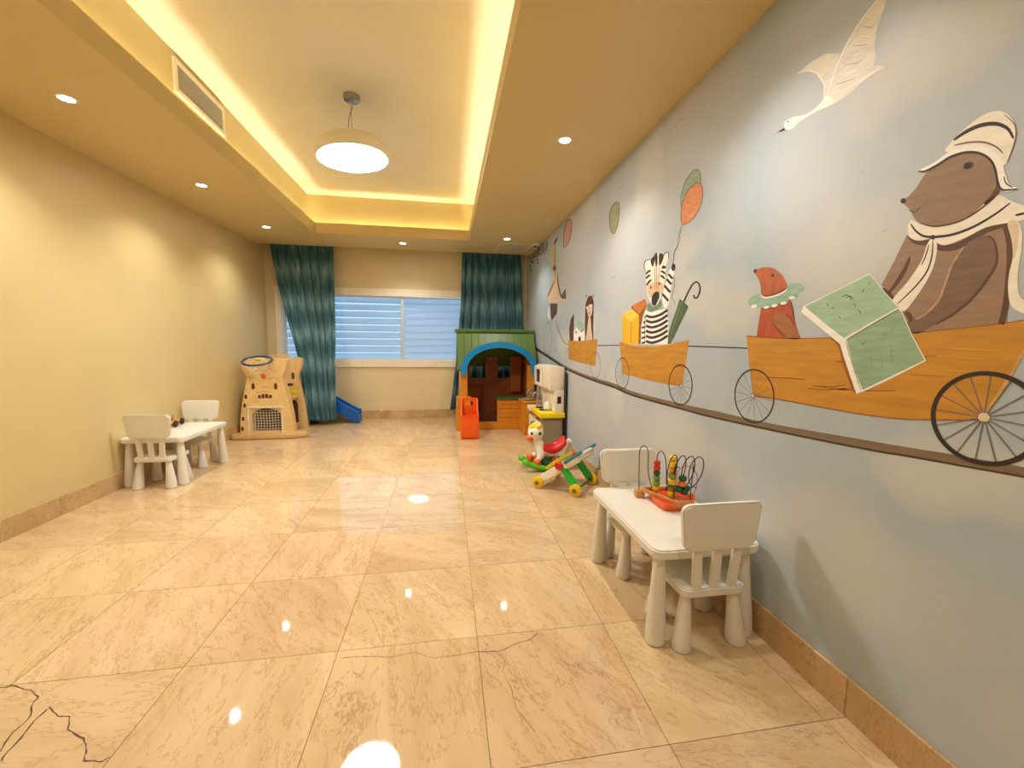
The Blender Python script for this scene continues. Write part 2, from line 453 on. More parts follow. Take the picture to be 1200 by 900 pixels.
def slat_mat(name, c, tr):
    m, t, b = new_mat(name)
    t.l(t.ramp(t.noise(t.coord((0.5, 6, 6)), 5, 3), [(0.3, tuple(x * 0.93 for x in rgb(*c)[:3]) + (1,)), (0.7, rgb(*c))]), b.inputs['Base Color'])
    b.inputs['Roughness'].default_value = 0.35
    ts = t.n('ShaderNodeBsdfTranslucent'); ts.inputs[0].default_value = rgb(*c)
    mx = t.n('ShaderNodeMixShader'); mx.inputs[0].default_value = tr
    t.l(b.outputs[0], mx.inputs[1]); t.l(ts.outputs[0], mx.inputs[2]); t.l(mx.outputs[0], m.node_tree.nodes['Material Output'].inputs[0])
    return m
M_SLAT = slat_mat('louvre_slat', (236, 238, 240), 0.7)
for a, b, ang in ((ix0, MX, 52), (MX, ix1, 70)):
    n = 9; pitch = (iz1 - iz0) / n; src = None
    for k in range(n):
        z = iz0 + pitch * (k + 0.5)
        L = b - a - 0.01
        if src is None:
            bmm = bmesh.new()
            obox(bmm, (0, 0, 0), (1, 0, 0), (0, math.cos(R(ang)), math.sin(R(ang))), (0, -math.sin(R(ang)), math.cos(R(ang))), L / 2, 0.068, 0.004, 0.0015)
            src = o = obj('slat', bmm, M_SLAT, win)
        else: o = inst(src, win)
        o.location = ((a + b) / 2, YB + 0.16, z)
# ================================================================== LIGHT FITTINGS
M_LENS = emit('downlight_lens', (1.0, 0.93, 0.80), 40)
def downlight(x, y, label):
    t = thing('downlight', (x, y, ZC), label, 'ceiling light', 'recessed downlights')
    bm = bmesh.new()
    prof = [(0.040, -0.001), (0.044, -0.006), (0.056, -0.006), (0.060, 0.0)]
    rings = []
    for r, h in prof: rings.append([bm.verts.new((r * math.cos(2 * PI * i / 28), r * math.sin(2 * PI * i / 28), h)) for i in range(28)])
    for a, b in zip(rings, rings[1:]):
        for i in range(28): bm.faces.new((a[i], a[(i + 1) % 28], b[(i + 1) % 28], b[i]))
    obj('trim_ring', bm, M_TRIM, t, smooth=True)
    obj('lens', lathe(bmesh.new(), [(0.044, -0.0045), (0.045, -0.002), (0.045, 0.0)], seg=28), M_LENS, t)
    L = bpy.data.lights.new('downlight_beam', 'SPOT'); L.energy = SPOT_W; L.color = WARM
    L.spot_size = R(128); L.spot_blend = 0.85; L.shadow_soft_size = 0.035
    lo = bpy.data.objects.new('downlight_beam', L); COL.objects.link(lo); lo.parent = t; lo.location = (0, 0, -0.045)
for x, y, l in ((-2.5, 0.27, 'added recessed downlight out of view, lighting the near mural wall'), (-2.5, 1.81, 'added recessed downlight out of view, lighting the near mural wall'),
                (-2.5, 3.357, 'largest round downlight in left soffit, below and left of the air vent'),
                (-2.5, 4.90, 'middle downlight of the left soffit, between two others'), (-2.5, 6.47, 'left soffit downlight nearest the left curtain'),
                (-0.69, 7.07, 'downlight in back soffit above the window'), (0.937, 6.47, 'downlight above the playhouse near right curtain'),
                (0.937, 3.31, 'bright downlight in right soffit above the balloon mural'), (0.937, 1.73, 'added recessed downlight out of view, lighting the near mural wall'), (0.937, 0.15, 'added recessed downlight out of view, lighting the near mural wall'),  # first out-of-view downlight on this line is added to brighten the near mural
                (-0.69, -1.0, 'added recessed downlight out of view, lighting the near mural wall')):
    downlight(x, y, l)
# pendant
t = thing('pendant_lamp', (-0.822, 4.085, ZR), 'large round white drum pendant lamp hanging in ceiling recess', 'pendant lamp')
M_SHADE = mat('pendant_shade_paint', (244, 238, 224), 0.4, 0.01)
dz = 3.075 - ZR; TILT = (0, R(-4.5), 0)
obj('canopy', lathe(bmesh.new(), [(0.055, -0.045), (0.068, -0.040), (0.072, -0.004), (0.072, 0)], seg=32), M_CHROME, t, smooth='auto')
obj('wire', tube(bmesh.new(), [(0.012, 0, -0.045), (-0.004, 0, -0.12), (-0.030, 0, -0.20), (-0.035, 0, -0.30), (-0.02, 0, dz + 0.16)], 0.0035, 6), mat('grey_cable', (120, 112, 100), 0.4), t, smooth=True)
obj('wire', tube(bmesh.new(), [(-0.012, 0, -0.045), (-0.006, 0, -0.2), (-0.002, 0, dz + 0.16)], 0.0025, 6), mat('steel_wire', (160, 152, 140), 0.3, metal=1), t, smooth=True)
bm = bmesh.new()
prof = [(0.294, 0.004), (0.308, 0.0), (0.316, 0.015), (0.318, 0.05), (0.306, 0.10), (0.270, 0.138), (0.21, 0.158), (0.10, 0.166), (0.02, 0.168)]
rings = [[bm.verts.new((r * math.cos(2 * PI * i / 64), r * math.sin(2 * PI * i / 64), h)) for i in range(64)] for r, h in prof]
for a, b in zip(rings, rings[1:]):
    for i in range(64): bm.faces.new((a[i], a[(i + 1) % 64], b[(i + 1) % 64], b[i]))
bm.faces.new(rings[-1])
sh = obj('lamp_shade', bm, M_SHADE, t, smooth='auto', loc=(0, 0, dz), rot=TILT)
obj('diffuser', lathe(bmesh.new(), [(0.295, 0.0), (0.295, 0.012)], seg=64), emit('pendant_diffuser', (0.98, 1.0, 1.0), PENDANT_E), t, loc=(0, 0, dz), rot=TILT)

# air vent on the left wall of the recess
t = thing('air_vent', (LL - SB, 4.06, 3.445), 'grey slatted air vent in left side of ceiling recess', 'air vent')
obj('frame', hole_plate(bmesh.new(), -0.36, 0.36, -0.125, 0.125, [(-0.325, 0.325, -0.09, 0.09)], 0, 0.018), M_TRIM, t, rot=(0, 0, -PI / 2))
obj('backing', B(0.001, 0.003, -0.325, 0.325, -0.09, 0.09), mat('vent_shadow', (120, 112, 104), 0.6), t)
src = None
for k in range(44):
    y = -0.318 + 0.636 * k / 43
    if src is None: src = o = obj('slat', B(0.003, 0.014, -0.0028, 0.0028, -0.09, 0.09), mat('vent_grey', (186, 178, 168), 0.5), t)
    else: o = inst(src, t)
    o.location = (0, y, 0)
# camera dome in the corner
t = thing('ceiling_sensor', (1.43, 6.66, ZC), 'small white sensor fixed under ceiling in the right corner', 'sensor')
obj('housing', B(-0.05, 0.05, -0.04, 0.04, -0.045, 0, bev=0.01), M_PLAST, t)
obj('lens', lathe(bmesh.new(), [(0.026, -0.060), (0.03, -0.055), (0.03, -0.045)]), mat('dark_lens', (70, 45, 30), 0.2), t, smooth='auto')
# small white door stop knob on the back skirting
t = thing('wall_knob', (-1.20, YB - 0.014, 0.15), 'tiny white knob on the skirting below the window', 'knob')
obj('plate', lathe(bmesh.new(), [(0.022, 0), (0.022, -0.006)], axis='y'), M_PLAST, t)
obj('cap', lathe(bmesh.new(), [(0.012, -0.006), (0.016, -0.02), (0.010, -0.03)], axis='y'), M_PLAST, t, smooth=True)

# ================================================================== CURTAINS
def curtain_mat():
    m, t, b = new_mat('teal_ikat_cloth')
    tc = t.n('ShaderNodeTexCoord'); mp = t.n('ShaderNodeMapping'); mp.inputs['Scale'].default_value = (34, 8, 3.2)
    t.l(tc.outputs['UV'], mp.inputs[0])
    uv = tc.outputs['UV']
    m1 = t.n('ShaderNodeMapping'); m1.inputs['Scale'].default_value = (95, 10, 1); t.l(uv, m1.inputs[0])
    streak = t.noise(m1.outputs[0], 1.0, 4, 0.6)
    m2 = t.n('ShaderNodeMapping'); m2.inputs['Scale'].default_value = (26, 1.6, 1); t.l(uv, m2.inputs[0])
    wob = t.noise(m2.outputs[0], 1.0, 2)
    sp = t.n('ShaderNodeSeparateXYZ'); t.l(uv, sp.inputs[0])
    ph = t.math('ADD', t.math('MULTIPLY', sp.outputs[1], 2 * PI * 6.0), t.math('MULTIPLY', wob, 4.0))
    band = t.math('ADD', t.math('MULTIPLY', t.math('SINE', ph), 0.5), 0.5)
    f = t.math('MULTIPLY', t.math('ADD', t.math('MULTIPLY', streak, 1.7), t.math('MULTIPLY', band, 0.45)), 0.55)
    col = t.ramp(f, [(0.40, rgb(34, 74, 82)), (0.58, rgb(56, 104, 112)), (0.74, rgb(98, 138, 142)), (0.92, rgb(164, 182, 180))])
    t.l(col, b.inputs['Base Color']); b.inputs['Roughness'].default_value = 0.75
    b.inputs['Sheen Weight'].default_value = 0.2
    return m
M_CURT = curtain_mat()
def interp(tab, z):
    tab = sorted(tab)
    if z <= tab[0][0]: return tab[0][1]
    for (a, fa), (b, fb) in zip(tab, tab[1:]):
        if z <= b: return fa + (fb - fa) * (z - a) / (b - a)
    return tab[-1][1]
def curtain(name, xl, xr, yy, zb, folds, amp, label):
    nu, nv = 150, 50; bm = bmesh.new(); uvl = bm.loops.layers.uv.new('UVMap'); g = []; uvs = {}
    ztop = 3.19
    ph = [random.uniform(0, 2 * PI) for _ in range(4)]
    for j in range(nv + 1):
        z = ztop + (zb - ztop) * j / nv; row = []
        for i in range(nu + 1):
            u = i / nu; a, b_ = interp(xl, z), interp(xr, z)
            uu = u + 0.025 * math.sin(2 * PI * 1.5 * u + ph[0]) + 0.010 * math.sin(z * 1.3 + 5 * u)
            w = math.sin(2 * PI * folds * uu + ph[1]) + 0.45 * math.sin(2 * PI * folds * 2.15 * uu + ph[2] + 0.3 * z)
            am = amp * (0.75 + 0.25 * (j / nv))
            x = a + (b_ - a) * u + 0.012 * math.sin(2 * PI * folds * uu * 2)
            v = bm.verts.new((x, interp(yy, z) + am * w, z + (0.01 * math.sin(9 * u) if j == nv else 0))); row.append(v); uvs[v] = (u * (1.1 + 0.0), z / 3.2)
        g.append(row)
    for j in range(nv):
        for i in range(nu):
            f = bm.faces.new((g[j][i], g[j][i + 1], g[j + 1][i + 1], g[j + 1][i]))
            for lp in f.loops: lp[uvl].uv = uvs[lp.vert]
    root = thing(name, ((interp(xl, zb) + interp(xr, zb)) / 2, interp(yy, zb), zb), label, 'curtain', 'teal window curtains')
    bmesh.ops.translate(bm, verts=bm.verts, vec=-Vector(root.location))
    o = obj('cloth', bm, M_CURT, root, smooth=True)
    sm = o.modifiers.new('thickness', 'SOLIDIFY'); sm.thickness = 0.004
    x0, x1 = interp(xl, 3.1), interp(xr, 3.1)
    obj('rail', B(x0 - 0.04 - root.location.x, x1 + 0.04 - root.location.x, 7.70 - root.location.y, 7.73 - root.location.y, 3.17 - zb, 3.2 - zb), M_TRIM, root)
curtain('window_curtain', [(3.05, -2.93), (2.45, -2.83), (2.0, -2.73), (1.62, -2.63), (1.38, -2.56), (1.05, -2.47), (0.75, -2.43), (0.45, -2.40), (0.08, -2.31)],
        [(3.05, -1.93), (1.5, -1.90), (0.08, -1.855)], [(3.1, 7.70), (1.6, 7.56), (1.0, 7.42), (0.08, 7.29)], 0.085, 5.5, 0.034,
        'teal ikat curtain gathered at left of window behind the castle')
curtain('window_curtain', [(3.05, 0.305), (2.2, 0.285), (1.2, 0.20), (0.6, 0.13), (0.17, 0.075)], [(3.05, 1.375), (1.7, 1.44), (0.1, 1.46)],
        [(3.1, 7.70), (0.1, 7.68)], 0.17, 7, 0.042, 'teal ikat curtain hanging straight behind the green playhouse roof')

# ================================================================== CHILDREN'S TABLES AND CHAIRS
def cone_leg(r0, r1, h, sx, sy):      # foot of radius r1 splayed by (sx, sy), top radius r0
    bm = bmesh.new(); seg = 24; rings = []
    for r, z in ((r1 * 0.80, 0.0), (r1 * 0.97, 0.004), (r1, 0.014), (r1 * 0.93 + r0 * 0.07, h * 0.2), (r0 * 0.45 + r1 * 0.55, h * 0.5), (r0, h)):
        f = 1 - z / h
        rings.append([bm.verts.new((r * math.cos(2 * PI * i / seg) + sx * f, r * math.sin(2 * PI * i / seg) + sy * f, z)) for i in range(seg)])
    for a, b in zip(rings, rings[1:]):
        for i in range(seg): bm.faces.new((a[i], a[(i + 1) % seg], b[(i + 1) % seg], b[i]))
    bm.faces.new(rings[0][::-1]); bm.faces.new(rings[-1]); return bm
def make_table(loc, label):
    t = thing('kids_table', loc, label, 'table', "white children's tables")
    hx, hy = 0.280, 0.425
    obj('tabletop', prism(bmesh.new(), round_rect(-hx, hx, -hy, hy, 0.055, 6), XY, 0.432, 0.480, bev=0.008), M_PLAST, t, smooth='auto')
    for sx in (-1, 1):
        for sy in (-1, 1):
            obj('leg', cone_leg(0.027, 0.047, 0.434, 0.012 * sx, 0.012 * sy), M_PLAST, t, smooth='auto', loc=(sx * (hx - 0.058), sy * (hy - 0.062), 0))
    return t
table_r = make_table((1.222, 2.092, 0), "white children's table by the mural wall holding the bead maze")
copy_thing(table_r, (-2.822, 4.80, 0), 0, "white children's table beside the plain beige wall")
def make_chair(loc, rz, label):       # faces local +Y, backrest at -Y
    t = thing('kids_chair', loc, label, 'chair', "white children's chairs", rz)
    seat = [(-0.165, -0.150), (0.165, -0.150), (0.180, 0.150), (-0.180, 0.150)]
    pts = []
    for (x, y) in round_rect(-0.165, 0.165, -0.155, 0.165, 0.045, 5): pts.append((x * (1 + 0.1 * (y + 0.15)), y))
    obj('seat', prism(bmesh.new(), pts, XY, 0.262, 0.305, bev=0.008), M_PLAST, t, smooth='auto')
    for sx in (-1, 1):
        for sy in (-1, 1):
            obj('leg', cone_leg(0.023, 0.046, 0.264, 0.022 * sx, 0.018 * sy), M_PLAST, t, smooth='auto', loc=(sx * 0.122, sy * 0.112 + 0.005, 0))
    tilt = lambda z: -0.135 - 0.07 * (z - 0.3)
    for k in (-1, 0, 1):
        bm = bmesh.new()
        x0, x1 = k * 0.088, k * 0.105
        pr = [(-0.024, 0.0), (0.024, 0.0), (0.021, 1.0), (-0.021, 1.0)]
        prism(bm, pr, lambda a, b, tt, x0=x0, x1=x1: (x0 + (x1 - x0) * b + a, tilt(0.29 + 0.25 * b) + tt, 0.29 + 0.25 * b), -0.011, 0.011, bev=0.004)
        obj('back_slat', bm, M_PLAST, t, smooth='auto')
    z0, z1 = 0.497, 0.722
    pts = round_rect(-0.178, 0.178, z0, z1, 0.042, 6, skew=0.11)
    obj('backrest', prism(bmesh.new(), pts, lambda a, b, tt: (a, tilt(b) + tt - 0.03 * (1 - (a / 0.2) ** 2) * 0.6, b), -0.016, 0.016, bev=0.008), M_PLAST, t, smooth='auto')
    return t
ch = make_chair((1.232, 1.782, 0), 0, "white children's chair in the foreground, its back to the viewer, at mural-side table")
copy_thing(ch, (1.215, 2.398, 0), PI, "white children's chair facing the viewer across the table with the bead maze")
copy_thing(ch, (-2.785, 4.46, 0), 0, "white children's chair at near end of the table by the beige wall")
copy_thing(ch, (-2.86, 5.13, 0), PI, "white children's chair at far end of the table by the beige wall")

# ================================================================== BEAD MAZE
M_WOOD = mat('toy_wood', (206, 150, 82), 0.45, 0.08, 6, stretch=(1, 8, 1))
M_ORG = mat('orange_toy_paint', (240, 96, 20), 0.35, 0.04)
M_WIRE = mat('dark_toy_wire', (44, 40, 38), 0.35, metal=0.4)
t = thing('bead_maze', (1.30, 2.21, 0.48), 'wooden bead maze with orange hull and looping dark wires on white table', 'toy', rz=R(-8))
hull = [(-0.075, 0.12), (0.11, 0.12), (0.15, 0.05), (0.15, -0.06), (0.08, -0.135), (-0.03, -0.15), (-0.075, -0.11)]
hs = catmull(hull, 4)
bm = bmesh.new(); r0 = [bm.verts.new((x * 0.82, y * 0.82, 0.0)) for x, y in hs]; r1 = [bm.verts.new((x, y, 0.05)) for x, y in hs]; r2 = [bm.verts.new((x * 0.94, y * 0.94, 0.05)) for x, y in hs]; r3 = [bm.verts.new((x * 0.8, y * 0.8, 0.014)) for x, y in hs]
n = len(hs)
for a, b in ((r0, r1), (r1, r2), (r2, r3)):
    for i in range(n): bm.faces.new((a[i], a[(i + 1) % n], b[(i + 1) % n], b[i]))
bm.faces.new(r0[::-1]); bm.faces.new(r3)
obj('hull', bm, M_ORG, t, smooth='auto')
obj('base_board', prism(bmesh.new(), catmull([(x * 0.86, y * 0.86) for x, y in hull], 3), XY, 0.030, 0.042), mat('red_orange_paint', (226, 70, 18), 0.4), t)
bm = bmesh.new(); box(bm, -0.155, -0.10, 0.075, 0.125, 0.0, 0.045, bev=0.004); obj('wood_block', bm, M_WOOD, t)
obj('rail', beam(bmesh.new(), (-0.12, 0.085, 0.052), (0.02, -0.14, 0.052), 0.022, 0.020, bev=0.004), M_WOOD, t)
obj('rail', beam(bmesh.new(), (-0.10, 0.105, 0.052), (0.10, 0.115, 0.052), 0.022, 0.020, bev=0.004), M_WOOD, t)
obj('rail', beam(bmesh.new(), (0.10, 0.115, 0.052), (0.155, -0.02, 0.052), 0.022, 0.020, bev=0.004), M_WOOD, t)
obj('front_board', beam(bmesh.new(), (-0.005, -0.142, 0.046), (0.11, -0.125, 0.046), 0.02, 0.036, bev=0.004), M_WOOD, t)
def wire(pts, m=M_WIRE, r=0.0028): return obj('wire_loop', tube(bmesh.new(), catmull(pts, 6, False), r, 6), m, t, smooth=True)
wire([(-0.13, 0.10, 0.04), (-0.135, 0.10, 0.18), (-0.135, 0.10, 0.295), (-0.11, 0.098, 0.325), (-0.085, 0.096, 0.29), (-0.08, 0.095, 0.17), (-0.06, 0.09, 0.08), (-0.04, 0.085, 0.045)])
wire([(-0.045, 0.045, 0.04), (-0.045, 0.045, 0.20), (-0.045, 0.045, 0.28), (-0.02, 0.05, 0.305), (0.005, 0.055, 0.27), (0.02, 0.06, 0.18), (0.03, 0.07, 0.05)])
coil = []
for k in range(61):
    a = k / 60; th = a * 4 * 2 * PI
    coil.append((-0.02 + 0.19 * a + 0.042 * math.sin(th) * (0.8 + 0.5 * a), -0.055 + 0.035 * math.cos(th), 0.205 + 0.118 * -math.cos(th) * (1 - 0.12 * a)))
obj('wire_loop', tube(bmesh.new(), coil, 0.003, 6), M_WIRE, t, smooth=True)
wire([(0.02, -0.06, 0.04), (0.022, -0.06, 0.10), (0.0, -0.05, 0.12), (-0.01, -0.02, 0.105)])
wire([(0.115, -0.07, 0.04), (0.118, -0.07, 0.14), (0.128, -0.06, 0.22), (0.135, -0.04, 0.25)])
wire([(0.02, -0.03, 0.04), (0.02, -0.03, 0.16), (0.03, -0.03, 0.22), (0.06, -0.03, 0.23)], r=0.003)
M_WIREP = mat('pink_toy_wire', (176, 110, 112), 0.4)
wire([(0.06, 0.04, 0.04), (0.07, 0.04, 0.14), (0.10, 0.04, 0.205), (0.15, 0.03, 0.215), (0.19, 0.02, 0.17), (0.19, 0.015, 0.10), (0.165, 0.0, 0.05)], M_WIREP)
def bead(x, y, z, r, c, h=None):
    r *= 1.2
    h = h or r * 1.5
    obj('bead', lathe(bmesh.new(), [(r * .55, 0), (r * .95, h * .2), (r, h * .5), (r * .95, h * .8), (r * .55, h)], c=(x, y, z), seg=14), mat('bead_' + c, {'red': (206, 54, 26), 'green': (30, 88, 52), 'lime': (128, 150, 40), 'yellow': (244, 196, 26), 'orange': (236, 130, 30)}[c], 0.3, 0.02), t, smooth='auto')
z = 0.058
for c, r in (('yellow', .018), ('lime', .019), ('lime', .018), ('green', .017), ('red', .018), ('red', .017)):
    bead(-0.045, 0.045, z, r, c); z += r * 1.78
z = 0.05
for c, r in (('yellow', .021), ('lime', .020), ('yellow', .022), ('lime', .020), ('orange', .018), ('yellow', .021), ('yellow', .019)):
    bead(0.02, -0.03, z, r, c); z += r * 1.78
for x, y, zz, c in ((0.055, -0.045, 0.085, 'green'), (0.085, -0.05, 0.072, 'green'), (0.072, -0.048, 0.118, 'orange'), (0.075, -0.048, 0.152, 'green'), (0.10, -0.045, 0.09, 'green')):
    bead(x, y, zz, 0.019, c)

# toy wagon on the left table
t = thing('toy_wagon', (-2.985, 5.01, 0.48), 'small wooden toy with black wheels lying on the left table', 'toy', rz=R(10))
obj('body', B(-0.035, 0.035, -0.085, 0.085, 0.025, 0.055, bev=0.006), M_WOOD, t)
obj('peg', lathe(bmesh.new(), [(0.012, 0.055), (0.010, 0.11), (0.006, 0.125)], c=(-0.01, 0.02, 0)), M_WOOD, t, smooth='auto')
for sx in (-1, 1):
    for sy in (-1, 1):
        obj('wheel', lathe(bmesh.new(), [(0.031, -0.011), (0.036, -0.007), (0.036, 0.007), (0.031, 0.011)], c=(sx * 0.046, sy * 0.082, 0.036), axis='x'), M_BLACK, t, smooth='auto')
for sy in (-1, 1):
    obj('axle', tube(bmesh.new(), [(-0.046, sy * 0.082, 0.03), (0.046, sy * 0.082, 0.03)], 0.005), M_BLACK, t)
obj('side_bar', tube(bmesh.new(), [(0.048, -0.08, 0.03), (0.048, 0.08, 0.03)], 0.006), M_BLACK, t)

# ================================================================== CASTLE PLAYSET WITH SLIDE
M_CAST = mat('cream_castle_plastic', (240, 204, 138), 0.42, 0.05, 9)
M_CASTD = mat('tan_castle_base', (214, 170, 108), 0.45, 0.05)
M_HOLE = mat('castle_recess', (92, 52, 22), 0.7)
M_NET = mat('white_net', (236, 228, 206), 0.6)
M_YEL = mat('yellow_toy_plastic', (214, 190, 20), 0.35, 0.04)
M_BLUE = mat('blue_slide_plastic', (14, 92, 176), 0.3, 0.03)
t = thing('castle_playset', (-2.67, 6.62, 0), 'cream plastic toy castle with goal net and blue slide by left wall', 'play castle')
def ring_cut(bm): return bm
# front panel in local x-z
out_r = [(0.368, 0.0), (0.368, 0.14), (0.355, 0.30), (0.325, 0.50), (0.285, 0.68), (0.250, 0.84), (0.250, 0.90), (0.290, 0.98), (0.312, 1.06), (0.318, 1.145)]
out_l = [(-x, z) for x, z in out_r]
crn = [(0.318, 1.15), (0.23, 1.14), (0.215, 1.10), (0.13, 1.10), (0.115, 1.14), (0.03, 1.14)]
prof = [(0.368, 0.0)] + catmull(out_r, 3, False)[1:] + [(0.30, 1.165), (0.16, 1.165), (0.145, 1.13), (0.05, 1.13), (0.035, 1.16), (-0.035, 1.16), (-0.05, 1.13), (-0.145, 1.13), (-0.16, 1.165), (-0.30, 1.165)] + catmull(out_l[::-1], 3, False)[:-1] + [(-0.368, 0.0)]
prof = [(x, z) for x, z in prof]
# goal opening cut: build the panel as left strip, right strip and head around an arched hole
gw, gh = 0.205, 0.40
arch = [(gw, 0.06)] + [(gw * math.cos(a), gh - 0.09 + 0.11 * math.sin(a)) for a in [PI * k / 12 for k in range(13)]] + [(-gw, 0.06)]
outer = prof[:]          # runs right-bottom -> top -> left-bottom
poly = outer + [(-0.368, 0.0), (-gw, 0.0)] + arch[::-1] + [(gw, 0.0)]
clean = []
for q in poly:
    if not clean or (abs(q[0] - clean[-1][0]) + abs(q[1] - clean[-1][1])) > 1e-4: clean.append(q)
front = obj('front_panel', prism(bmesh.new(), clean, XZ, -0.06, 0.10, bev=0.012), M_CAST, t, smooth='auto')
obj('goal_sill', B(-gw, gw, -0.06, 0.08, 0.045, 0.07, bev=0.006), M_CAST, t)
# goal frame and net
bm = bmesh.new()
for a, b in (((-0.235, 0.05), (-0.235, 0.44)), ((0.235, 0.05), (0.235, 0.44)), ((-0.25, 0.44), (0.25, 0.44))):
    beam(bm, (a[0], -0.072, a[1]), (b[0], -0.072, b[1]), 0.026, 0.03, up=(0, 1, 0), bev=0.006)
obj('goal_frame', bm, M_NET, t)
bm = bmesh.new()
for k in range(11):
    x = -gw + 2 * gw * k / 10; tube(bm, [(x, -0.05, 0.06), (x * 0.97, -0.03, 0.20), (x, -0.05, 0.40)], 0.0035, 5)
for k in range(9):
    z = 0.08 + 0.32 * k / 8; tube(bm, [(-gw, -0.05, z), (0, -0.03, z - 0.012), (gw, -0.05, z)], 0.0035, 5)
obj('goal_net', bm, M_NET, t)
obj('ball_ramp', lathe(bmesh.new(), [(0.17, -0.02), (0.18, 0.0), (0.17, 0.04), (0.05, 0.06)], c=(0.03, 0.16, 0.37), axis='y'), M_YEL, t, smooth='auto')
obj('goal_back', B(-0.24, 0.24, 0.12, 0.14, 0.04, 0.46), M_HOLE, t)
for x, z in ((-0.155, 0.84 - 0.08), (0.155, 0.84 - 0.08)):
    h = obj('window_niche', prism(bmesh.new(), catmull([(x - 0.018, z - 0.045), (x + 0.018, z - 0.045), (x + 0.020, z + 0.02), (x, z + 0.045), (x - 0.020, z + 0.02)], 2), XZ, -0.064, -0.058), M_HOLE, t)
for x in (-0.075, -0.025, 0.025, 0.075):
    obj('window_niche', prism(bmesh.new(), round_rect(x - 0.020, x + 0.020, 0.575, 0.625 if abs(x) > 0.05 else 0.64, 0.012, 3), XZ, -0.064, -0.058), M_HOLE, t)
for x, z in ((-0.262, 0.60), (-0.285, 0.47), (-0.315, 0.27), (-0.33, 0.12)):
    obj('window_niche', prism(bmesh.new(), round_rect(x - 0.016, x + 0.016, z - 0.03, z + 0.03, 0.012, 3), XZ, -0.064, -0.058), M_HOLE, t)
kb = obj('button', lathe(bmesh.new(), [(0.036, -0.055), (0.036, -0.072), (0.026, -0.080)], c=(0.0, 0, 0.905), axis='y', seg=20), mat('orange_button', (226, 108, 36), 0.35), t, smooth='auto')
# stone relief ribs on the front
M_CASTR = mat('castle_relief', (222, 182, 116), 0.5)
for a in ([(-0.10, 0.98), (-0.03, 1.03), (0.02, 1.02)], [(0.06, 1.05), (0.10, 1.0), (0.16, 0.97)], [(-0.18, 0.90), (-0.10, 0.88), (-0.06, 0.84)], [(0.06, 0.86), (0.14, 0.89), (0.2, 0.86)], [(-0.05, 0.74), (0.04, 0.75), (0.10, 0.73)], [(-0.12, 0.66), (0.0, 0.68), (0.12, 0.66)]):
    obj('stone_groove', tube(bmesh.new(), [(x, -0.061, z) for x, z in a], 0.006, 6), M_CASTR, t, smooth=True)
# hoop, tipped towards the room
ht = R(24); HC = Vector((-0.06, -0.12, 1.135))
def hoop_pt(a, k=1.0, drop=0.0):
    x, y = 0.195 * k * math.cos(a), 0.150 * k * math.sin(a)
    return HC + Vector((x, y * math.cos(ht) , y * math.sin(ht) - drop))
hoop = obj('hoop_ring', tube(bmesh.new(), [hoop_pt(2 * PI * k / 36) for k in range(36)], 0.015, 8, closed=True), mat('navy_blue_plastic', (38, 74, 120), 0.3), t, smooth=True)
bm = bmesh.new()
for k in range(16):
    a = 2 * PI * k / 16
    tube(bm, [hoop_pt(a), hoop_pt(a + 0.2, 0.7, 0.08), hoop_pt(a + 0.4, 0.45, 0.16)], 0.004, 5)
for f, d in ((0.7, 0.08), (0.45, 0.16)):
    tube(bm, [hoop_pt(2 * PI * k / 24, f, d) for k in range(24)], 0.004, 5, closed=True)
obj('hoop_net', bm, M_NET, hoop)
obj('hoop_bracket', beam(bmesh.new(), (-0.06, 0.05, 1.12), (-0.06, -0.02, 1.165), 0.12, 0.03, bev=0.005), M_CAST, t)
# base board
bp = catmull([(-0.40, -0.27), (0.0, -0.29), (0.45, -0.27), (0.60, -0.20), (0.58, -0.06), (0.42, 0.05), (0.0, 0.08), (-0.40, 0.06)], 4)
obj('base_board', prism(bmesh.new(), bp, XY, 0, 0.055, bev=0.015), M_CASTD, t, smooth='auto')
# rear tower
rx = 0.09
back_r = [(0.300, 0.0), (0.292, 0.2), (0.262, 0.45), (0.215, 0.70), (0.195, 0.86), (0.235, 0.98), (0.255, 1.08), (0.255, 1.15)]
pr = [(rx + x, z) for x, z in catmull(back_r, 3, False)] + [(rx + 0.16, 1.17), (rx + 0.15, 1.14), (rx + 0.06, 1.14), (rx + 0.05, 1.20), (rx - 0.05, 1.215), (rx - 0.15, 1.20), (rx - 0.25, 1.18)] + [(rx - x, z) for x, z in catmull(back_r, 3, False)][::-1]
obj('rear_panel', prism(bmesh.new(), pr, XZ, 0.50, 0.60, bev=0.012), mat('shaded_castle_plastic', (232, 194, 132), 0.45, 0.05, 9), t, smooth='auto')
obj('doorway', prism(bmesh.new(), [(0.165, 0.10), (0.265, 0.10), (0.265, 0.40), (0.235, 0.46), (0.195, 0.46), (0.165, 0.40)], XZ, 0.494, 0.502), M_HOLE, t)
obj('porthole', lathe(bmesh.new(), [(0.085, 0.49), (0.09, 0.47), (0.06, 0.45)], c=(0.195, 0, 0.56), axis='y'), M_YEL, t, smooth='auto')
obj('window_niche', prism(bmesh.new(), catmull([(0.19, 0.82), (0.225, 0.82), (0.225, 0.90), (0.207, 0.92), (0.19, 0.90)], 2), XZ, 0.494, 0.502), M_HOLE, t)
obj('window_niche', prism(bmesh.new(), round_rect(0.12, 0.20, 0.70, 0.745, 0.015, 3), XZ, 0.494, 0.502), M_HOLE, t)
for y0_, y1_ in ((0.10, 0.50),):
    obj('side_panel', B(-0.33, -0.28, y0_, y1_, 0.0, 0.75, bev=0.01), M_CAST, t)
obj('platform', B(-0.28, 0.28, 0.10, 0.50, 0.50, 0.545, bev=0.008), M_CASTD, t)
